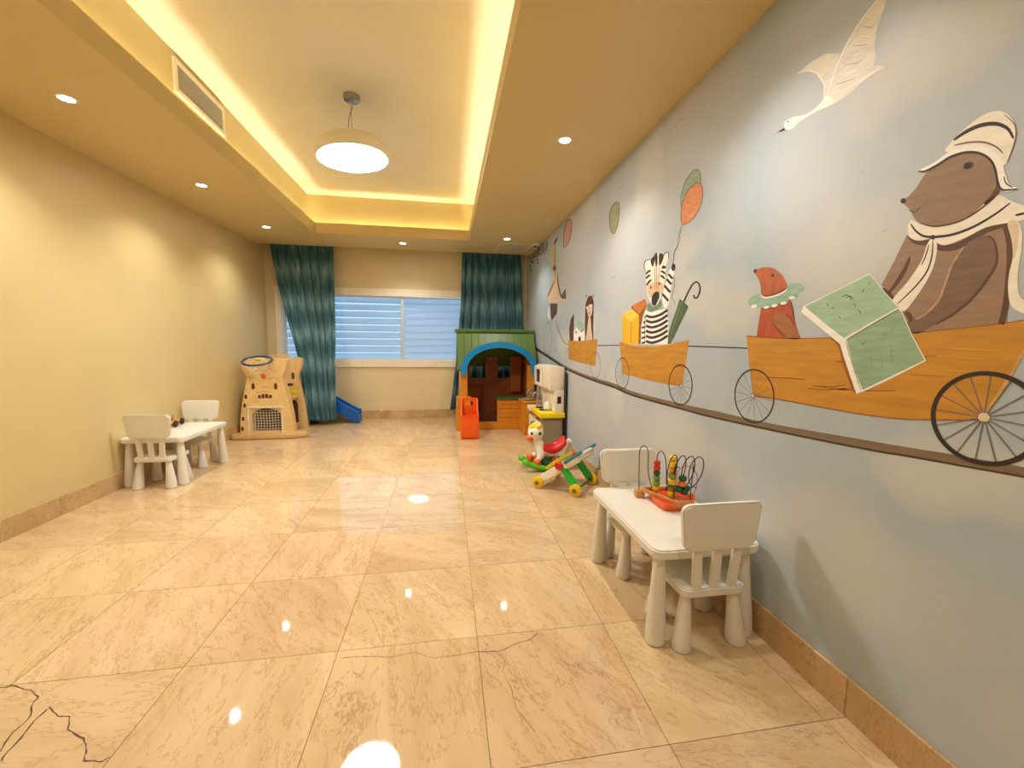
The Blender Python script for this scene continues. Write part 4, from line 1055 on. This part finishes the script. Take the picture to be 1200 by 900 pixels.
def wheel_paint(l, r, t_, b, hub, thick, lay, parent, spokes=16, m=P_BLK, sm=P_LEAF, hm=P_CRE2):
    yl, yr_, zt, zb_ = on_wall(*l)[0], on_wall(*r)[0], on_wall(*t_)[1], on_wall(*b)[1]
    cy, cz, ry, rz = (yl + yr_) / 2, (zt + zb_) / 2, abs(yl - yr_) / 2, abs(zt - zb_) / 2
    X = XR - 0.0003
    bm = bmesh.new(); N = 64; A = []
    for k in range(N):
        a = 2 * PI * k / N; c, s_ = math.cos(a), math.sin(a)
        A.append((bm.verts.new((X - LAY * lay, cy + ry * c, cz + rz * s_)), bm.verts.new((X - LAY * lay, cy + (ry - thick) * c, cz + (rz - thick) * s_))))
    for k in range(N): bm.faces.new((A[k][0], A[k][1], A[(k + 1) % N][1], A[(k + 1) % N][0]))
    w = obj('painted_wheel', bm, m, parent)
    if not spokes: return
    hy, hz = on_wall(*hub)
    bm = bmesh.new(); hw_ = thick * 0.13
    for k in range(spokes):
        a = 2 * PI * (k + 0.12) / spokes; ex, ez = cy + (ry - thick * .6) * math.cos(a), cz + (rz - thick * .6) * math.sin(a)
        d = Vector((ex - hy, ez - hz)).normalized()
        q = [(hy - d.y * hw_, hz + d.x * hw_), (hy + d.y * hw_, hz - d.x * hw_), (ex + d.y * hw_, ez - d.x * hw_), (ex - d.y * hw_, ez + d.x * hw_)]
        bm.faces.new([bm.verts.new((X - LAY * (lay - 1), y, z)) for y, z in q])
    obj('wheel_spokes', bm, sm, parent)
    bm = bmesh.new(); bm.faces.new([bm.verts.new((X - LAY * (lay + 1), hy + thick * 1.0 * math.cos(2 * PI * k / 20), hz + thick * 1.0 * math.sin(2 * PI * k / 20))) for k in range(20)])
    obj('wheel_hub', bm, hm, parent)
WR = wall_right
# track and rope
top = [(612, 394), (629, 407), (648, 419.5), (667, 431), (695, 442), (720, 449.5), (744, 459.5), (800, 473.5), (840, 482), (902, 496), (995.6, 512.5), (1060, 523.6), (1113, 532), (1200, 547.4), (1300, 566), (1420, 590)]
bot = [(612, 396), (629, 409.5), (648, 422), (667, 434), (695, 445.5), (720, 454), (744, 464), (800, 479.5), (840, 490), (933, 510), (1026.7, 528.5), (1060, 533.8), (1131, 546.5), (1200, 559), (1300, 580), (1420, 608)]
shape('painted_track', catmull(top, 4, False) + catmull(bot, 4, False)[::-1], P_TRACK, 1, WR, smooth=False, label='brown painted ground line below the carts')
stroke('track_shadow', bot, 2.2, P_TRKD, 2, WR, taper=False)
for a, b, w in (((700, 405), (728, 404.6), 1.0), ((806, 405.6), (876, 408), 1.4)): stroke('painted_rope', [a, b], w, P_TRKD, 1, WR, taper=False)
stroke('painted_rope', [(651, 375), (654, 385), (658, 396), (662, 402), (667, 404)], 0.7, P_TRKD, 1, WR)
# --- bear cart
c = crop(840, 280, 3.214)
cart = shape('painted_cart', catmull(c([(112, 365), (250, 375), (430, 372), (600, 362), (760, 352), (900, 338), (1050, 322), (1157, 305), (1300, 270), (1420, 230)]), 3, False)
             + [(1240, 352), (1200, 410), (1157, 484)] + catmull(c([(990, 682), (750, 680), (600, 668), (400, 635), (250, 607), (135, 590)]), 3, False), P_OCH, 3, WR, smooth=False, label='long ochre painted boat cart of the bear')
c1 = crop(1060, 400, 5.63)
stroke('cart_edge', [(1156, 484)] + c1([(620, 350), (700, 230), (788, 70)]) + [(1240, 352), (1282, 292)], 4.0, paint_mat('pale_ochre', (206, 160, 96)), 4, cart, taper=False)
stroke('cart_edge', c([(112, 365), (250, 375), (430, 372), (600, 362), (760, 352), (900, 338), (1050, 322), (1157, 305)]), 1.2, P_OCHD, 4, cart, taper=False)
stroke('cart_edge', c([(135, 590), (250, 607), (400, 635), (600, 668), (750, 680), (990, 682)]), 1.4, P_OCHD, 4, cart, taper=False)
for k in range(16):
    x = random.uniform(900, 1120); y = 395 + random.uniform(0, 62) + (x - 880) * 0.02
    stroke('brush_streak', [(x, y), (x + random.uniform(15, 30), y + 1.5), (x + random.uniform(40, 75), y + random.uniform(-1, 3))], random.uniform(0.8, 1.8), paint_mat('streak', (216, 154, 56)) if k % 2 else P_OCHD, 4, cart)
wheel_paint((1090.5, 488.8), (1229, 490), (1152.4, 434.6), (1159.5, 547.5), (1153.5, 489), 0.013, 8, cart, 16)
wheel_paint((860.6, 464), (908, 465), (883.6, 432.3), (886.7, 497), (882.6, 463.8), 0.007, 6, cart, 14)
# --- bear
c = crop(1020, 220, 5.0); h = crop(1040, 110, 5.625)
bear = shape('painted_bear', c([(215, 275), (140, 430), (65, 570), (130, 640), (190, 730), (250, 850)]) + c([(500, 840), (745, 806), (800, 795), (815, 600), (833, 400), (828, 300), (800, 190), (600, 190), (300, 280)]), P_BEAR2, 2, WR, smooth=False, label='painted bear in a cream hat reading a green book')
stroke('back_shade', c([(785, 200), (812, 300), (818, 420), (808, 560), (795, 680), (768, 800)]), 7.5, P_BEARD, 4, bear, taper=False)
stroke('collar_shade', c([(225, 285), (270, 315), (340, 325), (420, 350), (500, 345), (590, 300), (680, 250), (800, 215)]), 8, P_BEARD, 3, bear)
stroke('sleeve_shade', c([(232, 405), (205, 475), (160, 550), (110, 615)]), 5, P_BEARD, 3, bear)
stroke('sleeve_shade', c([(70, 590), (110, 620), (135, 650)]), 5, P_BEARD, 3, bear)
arm = shape('arm', c([(240, 850), (215, 790), (300, 745), (380, 685), (430, 590), (460, 490), (520, 390), (590, 310), (680, 280), (735, 330), (742, 430), (700, 515), (600, 645), (480, 745), (370, 805), (300, 848)]), P_ARM, 4, bear)
stroke('arm_highlight', c([(265, 770), (330, 735), (400, 660), (440, 560), (480, 450), (550, 345)]), 2.6, paint_mat('arm_light', (184, 152, 124)), 5, bear)
stroke('arm_shade', c([(690, 280), (730, 320), (742, 430), (700, 515), (600, 645), (480, 745), (380, 800)]), 3.2, P_BEARD, 5, bear)
stroke('paw_shade', c([(205, 730), (230, 750), (240, 785)]), 6, P_BEARD, 5, bear)
col_ = shape('collar', c([(240, 190), (290, 212), (380, 225), (480, 208), (600, 150), (740, 45), (830, 80), (920, 112), (960, 150), (900, 188), (800, 207), (680, 232), (560, 292), (450, 335), (395, 325), (372, 285), (340, 300), (280, 310), (230, 288), (220, 240)]), P_CREAM, 5, bear)
stroke('collar_line', c([(238, 212), (270, 255), (320, 285), (400, 287), (500, 270), (620, 222), (740, 150), (822, 88)]), 3.0, P_BLK, 6, bear)
stroke('collar_line', c([(850, 162), (880, 155), (920, 146)]), 2.6, P_BLK, 6, bear)
shape('scarf_tail', c([(360, 295), (330, 340), (300, 430), (220, 550), (132, 655), (160, 690), (200, 722), (270, 640), (340, 530), (380, 430), (392, 340), (378, 300)]), P_CREAM, 5, bear)
stroke('scarf_line', c([(368, 305), (362, 400), (330, 495), (255, 590), (158, 682)]), 1.8, P_BLK, 6, bear)
stroke('scarf_line', c([(345, 330), (325, 400), (300, 455)]), 1.4, P_BLK, 6, bear)
oval('scarf_knot', c([(368, 290)])[0], 2.8, 2.8, P_BLK, 7, bear)
shape('cape_tail', c([(805, 205), (860, 195), (890, 260), (885, 380), (870, 470), (865, 580), (890, 650), (960, 690), (960, 745), (880, 730), (825, 690), (808, 600), (815, 500), (835, 410), (830, 310)]), P_CREAM, 5, bear)
shape('cape_shade', c([(805, 205), (860, 195), (872, 260), (860, 360), (838, 420), (833, 310)]), P_CRE2, 6, bear)
head = shape('head', h([(95, 708), (130, 685), (190, 620), (250, 530), (330, 460), (420, 405), (530, 380), (620, 390), (690, 445), (722, 540), (742, 630), (700, 690), (600, 770), (500, 830), (400, 862), (300, 874), (230, 858), (180, 822), (150, 765), (115, 732)]), P_BEAR, 4, bear)
stroke('jaw_shade', h([(742, 640), (700, 690), (600, 770), (500, 830), (400, 862), (300, 873), (215, 850)]), 2.4, P_BEARD, 6, bear)
stroke('cheek_shade', h([(725, 560), (728, 620), (690, 680), (640, 728)]), 5.0, P_BEARD, 5, bear)
oval('nose', h([(106, 705)])[0], 3.4, 3.0, P_BLK, 6, bear, -0.5)
oval('eye', h([(536, 472)])[0], 6.4, 4.2, P_BEARD, 6, bear, -0.4); oval('eye', h([(530, 475)])[0], 4.6, 3.4, P_BLK, 7, bear, -0.4)
stroke('mouth', h([(138, 765), (180, 778), (222, 745)]), 1.0, P_BLK, 6, bear)
shape('hat_crown', h([(390, 385), (420, 320), (500, 240), (600, 160), (700, 115), (780, 125), (838, 190), (846, 270), (830, 345), (800, 430), (770, 470), (720, 430), (600, 370)]), P_CREAM, 5, bear)
stroke('hat_band', h([(438, 306), (520, 250), (620, 207), (720, 198), (795, 230), (833, 295)]), 4.8, P_BLK, 6, bear)
stroke('hat_crease', h([(440, 340), (540, 320), (640, 320), (720, 350), (765, 395)]), 2.2, P_LINE, 6, bear)
stroke('hat_edge', h([(770, 135), (838, 200), (848, 270), (832, 345), (790, 455)]), 1.4, P_LINE, 6, bear)
shape('hat_brim', h([(203, 505), (300, 460), (390, 395), (480, 355), (580, 337), (680, 362), (750, 430), (780, 530), (810, 600), (862, 622), (800, 645), (750, 628), (725, 570), (710, 490), (670, 425), (600, 385), (500, 380), (400, 420), (320, 470), (240, 514)]), P_WHITE, 7, bear)
stroke('brim_shade', h([(205, 508), (250, 510), (330, 470), (420, 415), (520, 386), (610, 392), (680, 434), (714, 500), (730, 580), (762, 632), (860, 627)]), 3.0, P_BLK, 8, bear)
stroke('brim_shade', h([(770, 545), (785, 590), (830, 618)]), 1.6, P_BLK, 8, bear)
# --- book
c = crop(930, 310, 5.625)
book = shape('painted_book', c([(50, 312), (180, 420), (308, 525), (330, 600), (415, 852), (460, 838), (660, 745), (876, 634), (782, 458), (716, 306), (692, 283), (602, 178), (505, 58), (300, 162), (72, 272)]), P_WHITE, 9, WR, smooth=False, label='open green painted book held by the bear')
stroke('book_shadow', c([(240, 480), (300, 530), (330, 640), (380, 780), (410, 850)]), 3, P_OCHD, 8, book)
shape('page', c([(76, 277), (300, 166), (504, 64), (600, 182), (688, 284), (500, 388), (337, 486), (200, 382)]), P_GRN, 10, book, smooth=False)
shape('page', c([(350, 492), (690, 292), (712, 312), (776, 460), (866, 630), (650, 734), (458, 826), (400, 680)]), P_GRN2, 10, book, smooth=False)
stroke('page_fold', c([(345, 478), (500, 398), (690, 284)]), 1.6, P_CREAM, 11, book)
stroke('page_fold', c([(350, 500), (510, 402), (700, 296)]), 1.0, P_GRND, 11, book)
stroke('page_edge', c([(345, 500), (385, 640), (448, 830)]), 1.4, paint_mat('page_shade', (180, 168, 142)), 11, book)
for pts in ([(325, 215), (350, 200), (380, 215)], [(345, 222), (375, 208), (400, 232)], [(370, 205), (385, 240)], [(455, 185), (468, 160)], [(400, 255), (415, 280)], [(430, 295), (445, 325)], [(220, 255), (235, 275)], [(250, 290), (270, 285)], [(300, 340), (310, 355)], [(500, 115), (506, 130)], [(455, 528), (470, 512)], [(560, 490), (575, 495)], [(600, 440), (604, 480)], [(650, 400), (655, 450)], [(510, 600), (520, 680)], [(580, 600), (590, 690)], [(640, 520), (655, 640)]):
    stroke('page_mark', c(pts), 1.1, P_GRND if pts[0][1] < 540 and pts[0][0] < 560 else paint_mat('page_mark', (124, 156, 122)), 11, book)
# --- rust coloured mole in the bear's cart
c = crop(860, 300, 9.0)
mole = shape('painted_mole', c([(290, 540), (600, 455), (630, 560), (650, 700), (700, 870), (238, 870), (262, 700)]), P_RUST2, 2, WR, smooth=False, label='rust red painted mole with a green ruff')
shape('wing', c([(430, 612), (470, 595), (550, 602), (610, 670), (650, 760), (700, 868), (560, 868), (500, 800), (440, 730), (418, 670)]), P_WING, 4, mole, smooth=True)
stroke('wing_line', c([(425, 720), (470, 780), (550, 860)]), 1.4, P_RUSTD, 5, mole); stroke('wing_line', c([(545, 605), (600, 660), (640, 730)]), 1.4, P_RUSTD, 5, mole); stroke('wing_line', c([(605, 480), (625, 580), (640, 700)]), 1.6, P_RUSTD, 5, mole)
shape('ruff', c([(145, 490), (170, 450), (220, 415), (285, 400), (310, 440), (430, 420), (560, 340), (575, 305), (650, 288), (710, 295), (740, 330), (730, 370), (690, 378), (675, 430), (620, 452), (580, 442), (570, 492), (520, 512), (480, 497), (455, 522), (420, 545), (390, 532), (370, 552), (320, 557), (290, 537), (240, 545), (190, 535)]), P_RUFF, 4, mole)
for x, y in ((345, 545), (430, 525), (525, 498), (612, 440), (215, 530)): oval('ruff_scallop', c([(x, y)])[0], 3.6, 1.9, P_WHITE, 5, mole, -0.2)
for pts in ([(300, 550), (345, 562), (380, 545)], [(395, 545), (430, 552), (462, 525)], [(488, 515), (530, 525), (580, 492)]): stroke('ruff_line', c(pts), 1.1, P_RUSTD, 5, mole)
shape('head', c([(215, 165), (245, 140), (330, 118), (420, 130), (490, 180), (540, 250), (562, 330), (480, 378), (390, 412), (312, 420), (290, 390), (285, 320), (265, 250), (235, 198)]), P_RUST, 6, mole)
stroke('neck_line', c([(300, 405), (340, 422), (430, 402), (500, 375), (560, 338)]), 1.6, P_RUSTD, 7, mole); stroke('neck_edge', c([(288, 410), (325, 440), (430, 424), (520, 385), (566, 345)]), 1.8, P_WHITE, 7, mole)
oval('nose', c([(227, 158)])[0], 1.9, 2.5, P_BLK, 7, mole, 0.3); oval('eye', c([(413, 205)])[0], 1.6, 1.8, P_BLK, 7, mole)
# --- zebra cart
c = crop(700, 280, 4.5)
cart = shape('painted_cart', catmull(c([(118, 540), (180, 560), (250, 568), (330, 565), (420, 548), (485, 533)]), 3, False) + catmull(c([(447, 775), (380, 768), (260, 745), (180, 722), (132, 710)]), 3, False), P_OCH, 4, WR, smooth=False, label='ochre painted cart carrying the zebra and parcels')
stroke('cart_edge', c([(118, 540), (180, 560), (250, 568), (330, 565), (420, 548), (485, 533)]), 1.4, paint_mat('pale_ochre', (206, 160, 96)), 5, cart, taper=False)
wheel_paint((783.8, 449), (811.8, 453), (798.9, 427), (798.9, 476), (798.2, 452), 0.009, 7, cart, 14)
wheel_paint((721.4, 437.8), (737.5, 437.8), (729.6, 418.9), (730, 456.2), (729.5, 438), 0.008, 7, cart, 12, sm=P_GRYL)
z = crop(740, 285, 7.5)
par = shape('painted_parcel', z([(0, 552), (120, 488), (137, 540), (120, 592), (88, 740), (80, 885), (0, 885)]), P_BOXD, 1, WR, smooth=False); shape('parcel_lid', z([(0, 552), (120, 488), (137, 540), (66, 620)]), P_BOXO, 2, par, smooth=False)
par = shape('painted_parcel', c([(130, 400), (185, 370), (220, 402), (218, 556), (132, 552)]), P_YEL, 3, WR, smooth=False); shape('parcel_lid', c([(130, 400), (185, 370), (220, 402), (178, 436)]), P_YEL2, 4, par, smooth=False); stroke('parcel_edge', c([(178, 436), (178, 550)]), 1.0, P_OCH, 4, par, taper=False)
zeb = shape('painted_zebra', z([(120, 590), (160, 605), (310, 575), (325, 700), (326, 780), (322, 890), (85, 890), (85, 740), (100, 650)]), P_WHITE, 2, WR, smooth=False, label='painted zebra in a striped jersey with raised arm')
for k in range(6):
    y = 45 * k
    stroke('jersey_stripe', z([(128, 635 + y), (180, 650 + y), (250, 630 + y), (300, 600 + y), (318, 585 + y)]), 2.9, P_BLK, 3, zeb, taper=False)
    stroke('sleeve_stripe', z([(90 + 14 * max(0, 2 - k), 655 + y), (122, 645 + y)]), 2.2, P_BLK, 3, zeb, taper=False)
stroke('sleeve_line', z([(122, 620), (118, 720), (120, 885)]), 0.7, P_BLK, 4, zeb)
shape('raised_arm', z([(270, 470), (300, 360), (320, 280), (348, 222), (378, 245), (357, 340), (342, 430), (328, 535), (290, 570)]), P_WHITE, 3, zeb)
for a, b in (((272, 445), (326, 508)), ((290, 372), (342, 432)), ((310, 315), (352, 362)), ((326, 272), (362, 312))): stroke('arm_stripe', z([a, b]), 2.8, P_BLK, 4, zeb, taper=False)
oval('hoof', z([(370, 213)])[0], 2.4, 4.4, P_BLK, 5, zeb, 0.1)
shape('collar', z([(138, 560), (155, 525), (200, 560), (245, 495), (266, 520), (262, 560), (230, 582), (180, 606), (145, 592)]), paint_mat('collar_green', (122, 146, 112)), 4, zeb)
for pts in ([(125, 245), (112, 190), (130, 150), (170, 145), (190, 190), (160, 235)], [(265, 155), (290, 95), (325, 82), (327, 140), (302, 192), (270, 192)]):
    shape('ear', z(pts), P_CREAM, 4, zeb); stroke('ear_line', z(pts[:4]), 1.0, P_BLK, 5, zeb)
shape('head', z([(160, 190), (185, 130), (225, 95), (270, 95), (278, 160), (302, 210), (302, 290), (287, 370), (267, 430), (250, 500), (220, 542), (185, 537), (150, 480), (135, 400), (128, 300), (140, 230)]), P_CREAM, 5, zeb)
shape('muzzle_tint', z([(140, 380), (180, 350), (250, 340), (280, 370), (260, 440), (200, 470), (155, 470)]), P_FACE, 6, zeb)
for pts in ([(170, 150), (190, 122), (203, 108), (206, 150), (190, 205), (178, 190)], [(206, 100), (229, 93), (229, 190), (214, 200)], [(245, 95), (282, 102), (276, 150), (246, 195)]): shape('mane_patch', z(pts), P_BLK, 6, zeb)
for a, b in (((128, 272), (172, 240)), ((128, 312), (168, 280)), ((132, 372), (178, 320)), ((268, 222), (302, 212)), ((258, 246), (302, 272)), ((254, 284), (294, 315)), ((272, 205), (300, 222))): stroke('face_stripe', z([a, ((a[0] + b[0]) / 2, (a[1] + b[1]) / 2 - 6), b]), 2.4, P_BLK, 7, zeb)
for a, b in (((205, 190), (210, 425)), ((222, 180), (224, 425)), ((246, 190), (236, 425))): stroke('nose_line', z([a, b]), 0.9, paint_mat('nose_line', (186, 130, 60)), 7, zeb)
shape('nose', z([(178, 500), (185, 460), (208, 430), (240, 430), (247, 470), (232, 510), (210, 548), (184, 537)]), P_BLK, 8, zeb)
oval('eye', z([(173, 388)])[0], 0.9, 1.9, P_BLK, 8, zeb, 0.2); oval('eye', z([(248, 356)])[0], 0.9, 1.6, P_BLK, 8, zeb)
um = shape('painted_umbrella', z([(425, 488), (442, 502), (465, 520), (490, 545), (502, 560), (440, 690), (345, 885), (318, 885), (325, 800), (370, 650), (400, 570)]), P_UMB, 3, WR, smooth=False, label='furled green painted umbrella')
stroke('handle', z([(460, 515), (500, 430), (540, 360), (578, 342), (602, 380), (600, 430), (580, 475), (556, 480), (548, 455)]), 1.9, P_BLK, 4, um, taper=False)
stroke('fold_line', z([(440, 510), (400, 640), (345, 800)]), 1.0, paint_mat('fold_green', (128, 140, 84)), 4, um); stroke('fold_line', z([(485, 550), (420, 690), (355, 830)]), 1.0, P_GRND, 4, um)
# --- balloons
c = crop(650, 180, 6.0)
def balloon(pts, m, lay, lab):
    b = shape('painted_balloon', c(pts), m, lay, WR, label=lab)
    stroke('outline', c(pts + [pts[0]]), 0.9, P_LINE, lay + 1, b, taper=False); return b
balloon([(890, 380), (890, 300), (920, 200), (970, 125), (1005, 112), (1025, 150), (1022, 230), (980, 330), (920, 400)], P_BALG, 1, 'sage green painted balloon behind the orange one')
b = balloon([(898, 502), (888, 440), (898, 350), (940, 258), (1000, 205), (1035, 225), (1041, 300), (1020, 380), (980, 450), (930, 490)], P_BALO, 3, 'orange painted balloon above the zebra')
stroke('string', c([(893, 505), (875, 570), (882, 600), (862, 650), (842, 690), (836, 750), (826, 800)]) + z([(372, 280), (378, 380), (355, 470), (375, 510), (385, 560)]), 0.8, P_LINE, 2, b)
stroke('string', c([(893, 505), (882, 560), (862, 610), (868, 650), (845, 690), (838, 740)]), 0.7, P_GRYL, 2, b)
balloon([(385, 440), (395, 390), (420, 350), (445, 342), (456, 380), (450, 460), (435, 530), (413, 564), (393, 530)], P_BALV, 1, 'olive painted balloon under the ceiling')
balloon([(62, 652), (64, 570), (80, 490), (100, 462), (119, 480), (115, 560), (95, 630), (70, 660)], P_BALP, 1, 'pink painted balloon nearest the far corner')
# --- first cart with small bear, house and squirrel
c = crop(655, 330, 7.5)
cart = shape('painted_cart', c([(85, 517), (160, 522), (240, 518), (340, 505), (318, 745), (200, 716), (85, 682)]), P_OCH, 4, WR, smooth=False, label='smallest ochre painted cart near the far corner')
wheel_paint((692, 428.7), (704, 427), (698, 412.4), (697.4, 443.3), (698, 428), 0.009, 6, cart, 0, m=P_LEAF)
wheel_paint((663, 420), (670, 421), (667, 408), (666.7, 433.3), (666.8, 421), 0.009, 6, cart, 0, m=P_GRYL)
wheel_paint((649, 416), (653, 416), (651, 408), (651, 424), (651, 416), 0.006, 6, cart, 0, m=P_GRYL)
sb = shape('painted_bear', c([(235, 525), (228, 400), (230, 290), (236, 190), (258, 132), (290, 122), (307, 180), (305, 290), (302, 400), (304, 520)]), paint_mat('dark_bear', (94, 58, 38)), 2, WR, smooth=False, label='small dark brown painted bear in the far cart')
for x in (241, 304): oval('ear', c([(x, 126)])[0], 1.0, 1.6, paint_mat('ear_tan', (170, 130, 96)), 3, sb)
shape('face', c([(248, 240), (270, 200), (295, 220), (287, 290), (262, 312)]), P_PEACH, 3, sb); shape('belly', c([(262, 315), (248, 420), (240, 522), (292, 520), (286, 420), (278, 320)]), P_PEACH, 3, sb)
for x, y in ((246, 230), (288, 210)): oval('eye_spot', c([(x, y)])[0], 0.8, 1.3, P_WHITE, 4, sb)
oval('nose', c([(265, 280)])[0], 0.6, 1.3, P_BLK, 4, sb)
ho = shape('painted_birdhouse', c([(130, 525), (130, 440), (157, 395), (185, 420), (200, 450), (222, 430), (224, 525)]), P_WHITE, 2, WR, smooth=False, label='white painted birdhouse with a green roof')
shape('roof', c([(158, 372), (190, 330), (228, 382), (202, 418)]), paint_mat('roof_mint', (150, 190, 170)), 3, ho, smooth=False); stroke('roof_line', c([(158, 395), (195, 435), (225, 405)]), 0.9, P_GRND, 4, ho)
oval('hole', c([(152, 445)])[0], 0.9, 1.6, P_OCHD, 3, ho); shape('door', c([(172, 525), (172, 490), (190, 480), (194, 525)]), P_BLK, 3, ho, smooth=False)
shape('painted_squirrel', c([(95, 520), (90, 420), (103, 335), (132, 280), (133, 380), (126, 520)]), paint_mat('squirrel', (96, 66, 46)), 2, WR, smooth=False)
# --- long necked rider on a unicycle
c = crop(620, 260, 5.0)
gi = shape('painted_giraffe', c([(145, 285), (165, 295), (185, 430), (192, 472), (120, 474), (108, 440), (140, 350)]), P_PEACH, 2, WR, smooth=False, label='tall painted giraffe riding a unicycle by the corner')
shape('neck', c([(132, 150), (155, 120), (158, 280), (137, 285)]), P_NECK, 2, gi, smooth=False); stroke('horn', c([(148, 132), (166, 92)]), 2.2, P_BLK, 3, gi)
stroke('neck_line', c([(152, 130), (151, 230), (153, 350)]), 0.9, P_LINE, 3, gi); oval('bow', c([(149, 272)])[0], 2.2, 3.0, P_LINE, 4, gi)
stroke('arm', c([(150, 345), (130, 390), (110, 440)]), 1.6, P_LINE, 3, gi); stroke('arm', c([(165, 300), (172, 370), (185, 430), (195, 445)]), 1.6, P_LINE, 3, gi)
shape('basket', c([(185, 440), (203, 405), (215, 392), (218, 448), (200, 452)]), P_ARM, 3, gi, smooth=False)
shape('trousers', c([(123, 478), (166, 478), (164, 535), (132, 580), (128, 540)]), paint_mat('trouser_brown', (92, 72, 60)), 2, gi, smooth=False); stroke('leg', c([(116, 500), (114, 545), (124, 572)]), 1.6, P_CREAM, 2, gi)
wheel_paint((637.4, 396), (646.6, 396), (643, 376.6), (641.6, 416), (642, 396), 0.012, 5, gi, 8, m=P_LEAF, sm=P_GRYL)
# hanging vine in the far corner
vine = stroke('painted_vine', c([(10, 170), (40, 150), (80, 110), (130, 90)]), 0.8, P_LEAF, 1, WR)
for k in range(8):
    x = 8 + 13 * k + random.uniform(-4, 4); y0_ = 175 - 9 * k; L_ = random.uniform(60, 170) * (1 - k / 12)
    stroke('tendril', c([(x, y0_), (x + 4, y0_ + L_ / 2), (x - 2, y0_ + L_)]), 0.5, P_LEAF, 1, vine)
    for q in range(5):
        oval('leaf', c([(x + random.uniform(-6, 6), y0_ + L_ * (q + 0.5) / 5)])[0], 0.8, 1.7, P_LEAF if q % 2 else P_LINE, 2, vine, random.uniform(-1, 1))
# --- flying bird
c = crop(900, 0, 3.0)
sw = shape('painted_bird', c([(60, 452), (60, 428), (88, 412), (130, 403), (165, 382), (190, 357), (208, 336), (232, 350), (215, 372), (180, 388), (140, 410), (108, 432), (82, 456)]), P_SWL, 4, WR, label='white painted bird flying above the bear')
shape('wing', c([(103, 259), (150, 220), (200, 190), (252, 187), (238, 260), (212, 340), (195, 352), (196, 300), (172, 262), (140, 250)]), P_SW, 2, sw, smooth=False)
shape('wing', catmull(c([(203, 350), (225, 280), (260, 190), (310, 100), (360, 30), (395, -12), (430, -45)]), 3, False) + c([(406, 38), (384, 100), (376, 150), (379, 195), (374, 228), (414, 234), (385, 250), (330, 290), (290, 330), (240, 362), (205, 378)]), P_SW, 3, sw, smooth=False)
stroke('wing_edge', c([(203, 350), (225, 280), (260, 190), (310, 100), (360, 30), (395, -12)]), 1.6, P_SWL, 5, sw)
stroke('wing_edge', c([(103, 259), (150, 248), (180, 265), (197, 300), (197, 350)]), 1.2, P_SWL, 5, sw)
for k in range(9):
    a = (222 + 16 * k, 330 - 34 * k); b_ = (300 + 10 * k, 300 - 29 * k)
    stroke('feather_line', c([a, ((a[0] + b_[0]) / 2 + 6, (a[1] + b_[1]) / 2 + 2), b_]), 0.9, P_SWD if k % 2 else P_SWL, 5, sw)
stroke('feather_line', c([(300, 300), (350, 265), (412, 236)]), 1.5, P_SWL, 5, sw)
shape('beak', c([(30, 467), (58, 449), (60, 458)]), P_BLK, 5, sw, smooth=False); oval('eye', c([(71, 428)])[0], 0.9, 0.9, P_BLK, 6, sw)
for x, y in ((821, 97.5), (800, 139), (792.5, 147), (915.5, 153), (1010, 201.6), (1037, 270.7), (728, 219), (719, 325)):
    stroke('distant_bird', [(x - 4, y + 2), (x - 1, y), (x, y + 1.5), (x + 1, y - 1), (x + 4, y - 3)], 0.8, P_SWD, 1, WR)
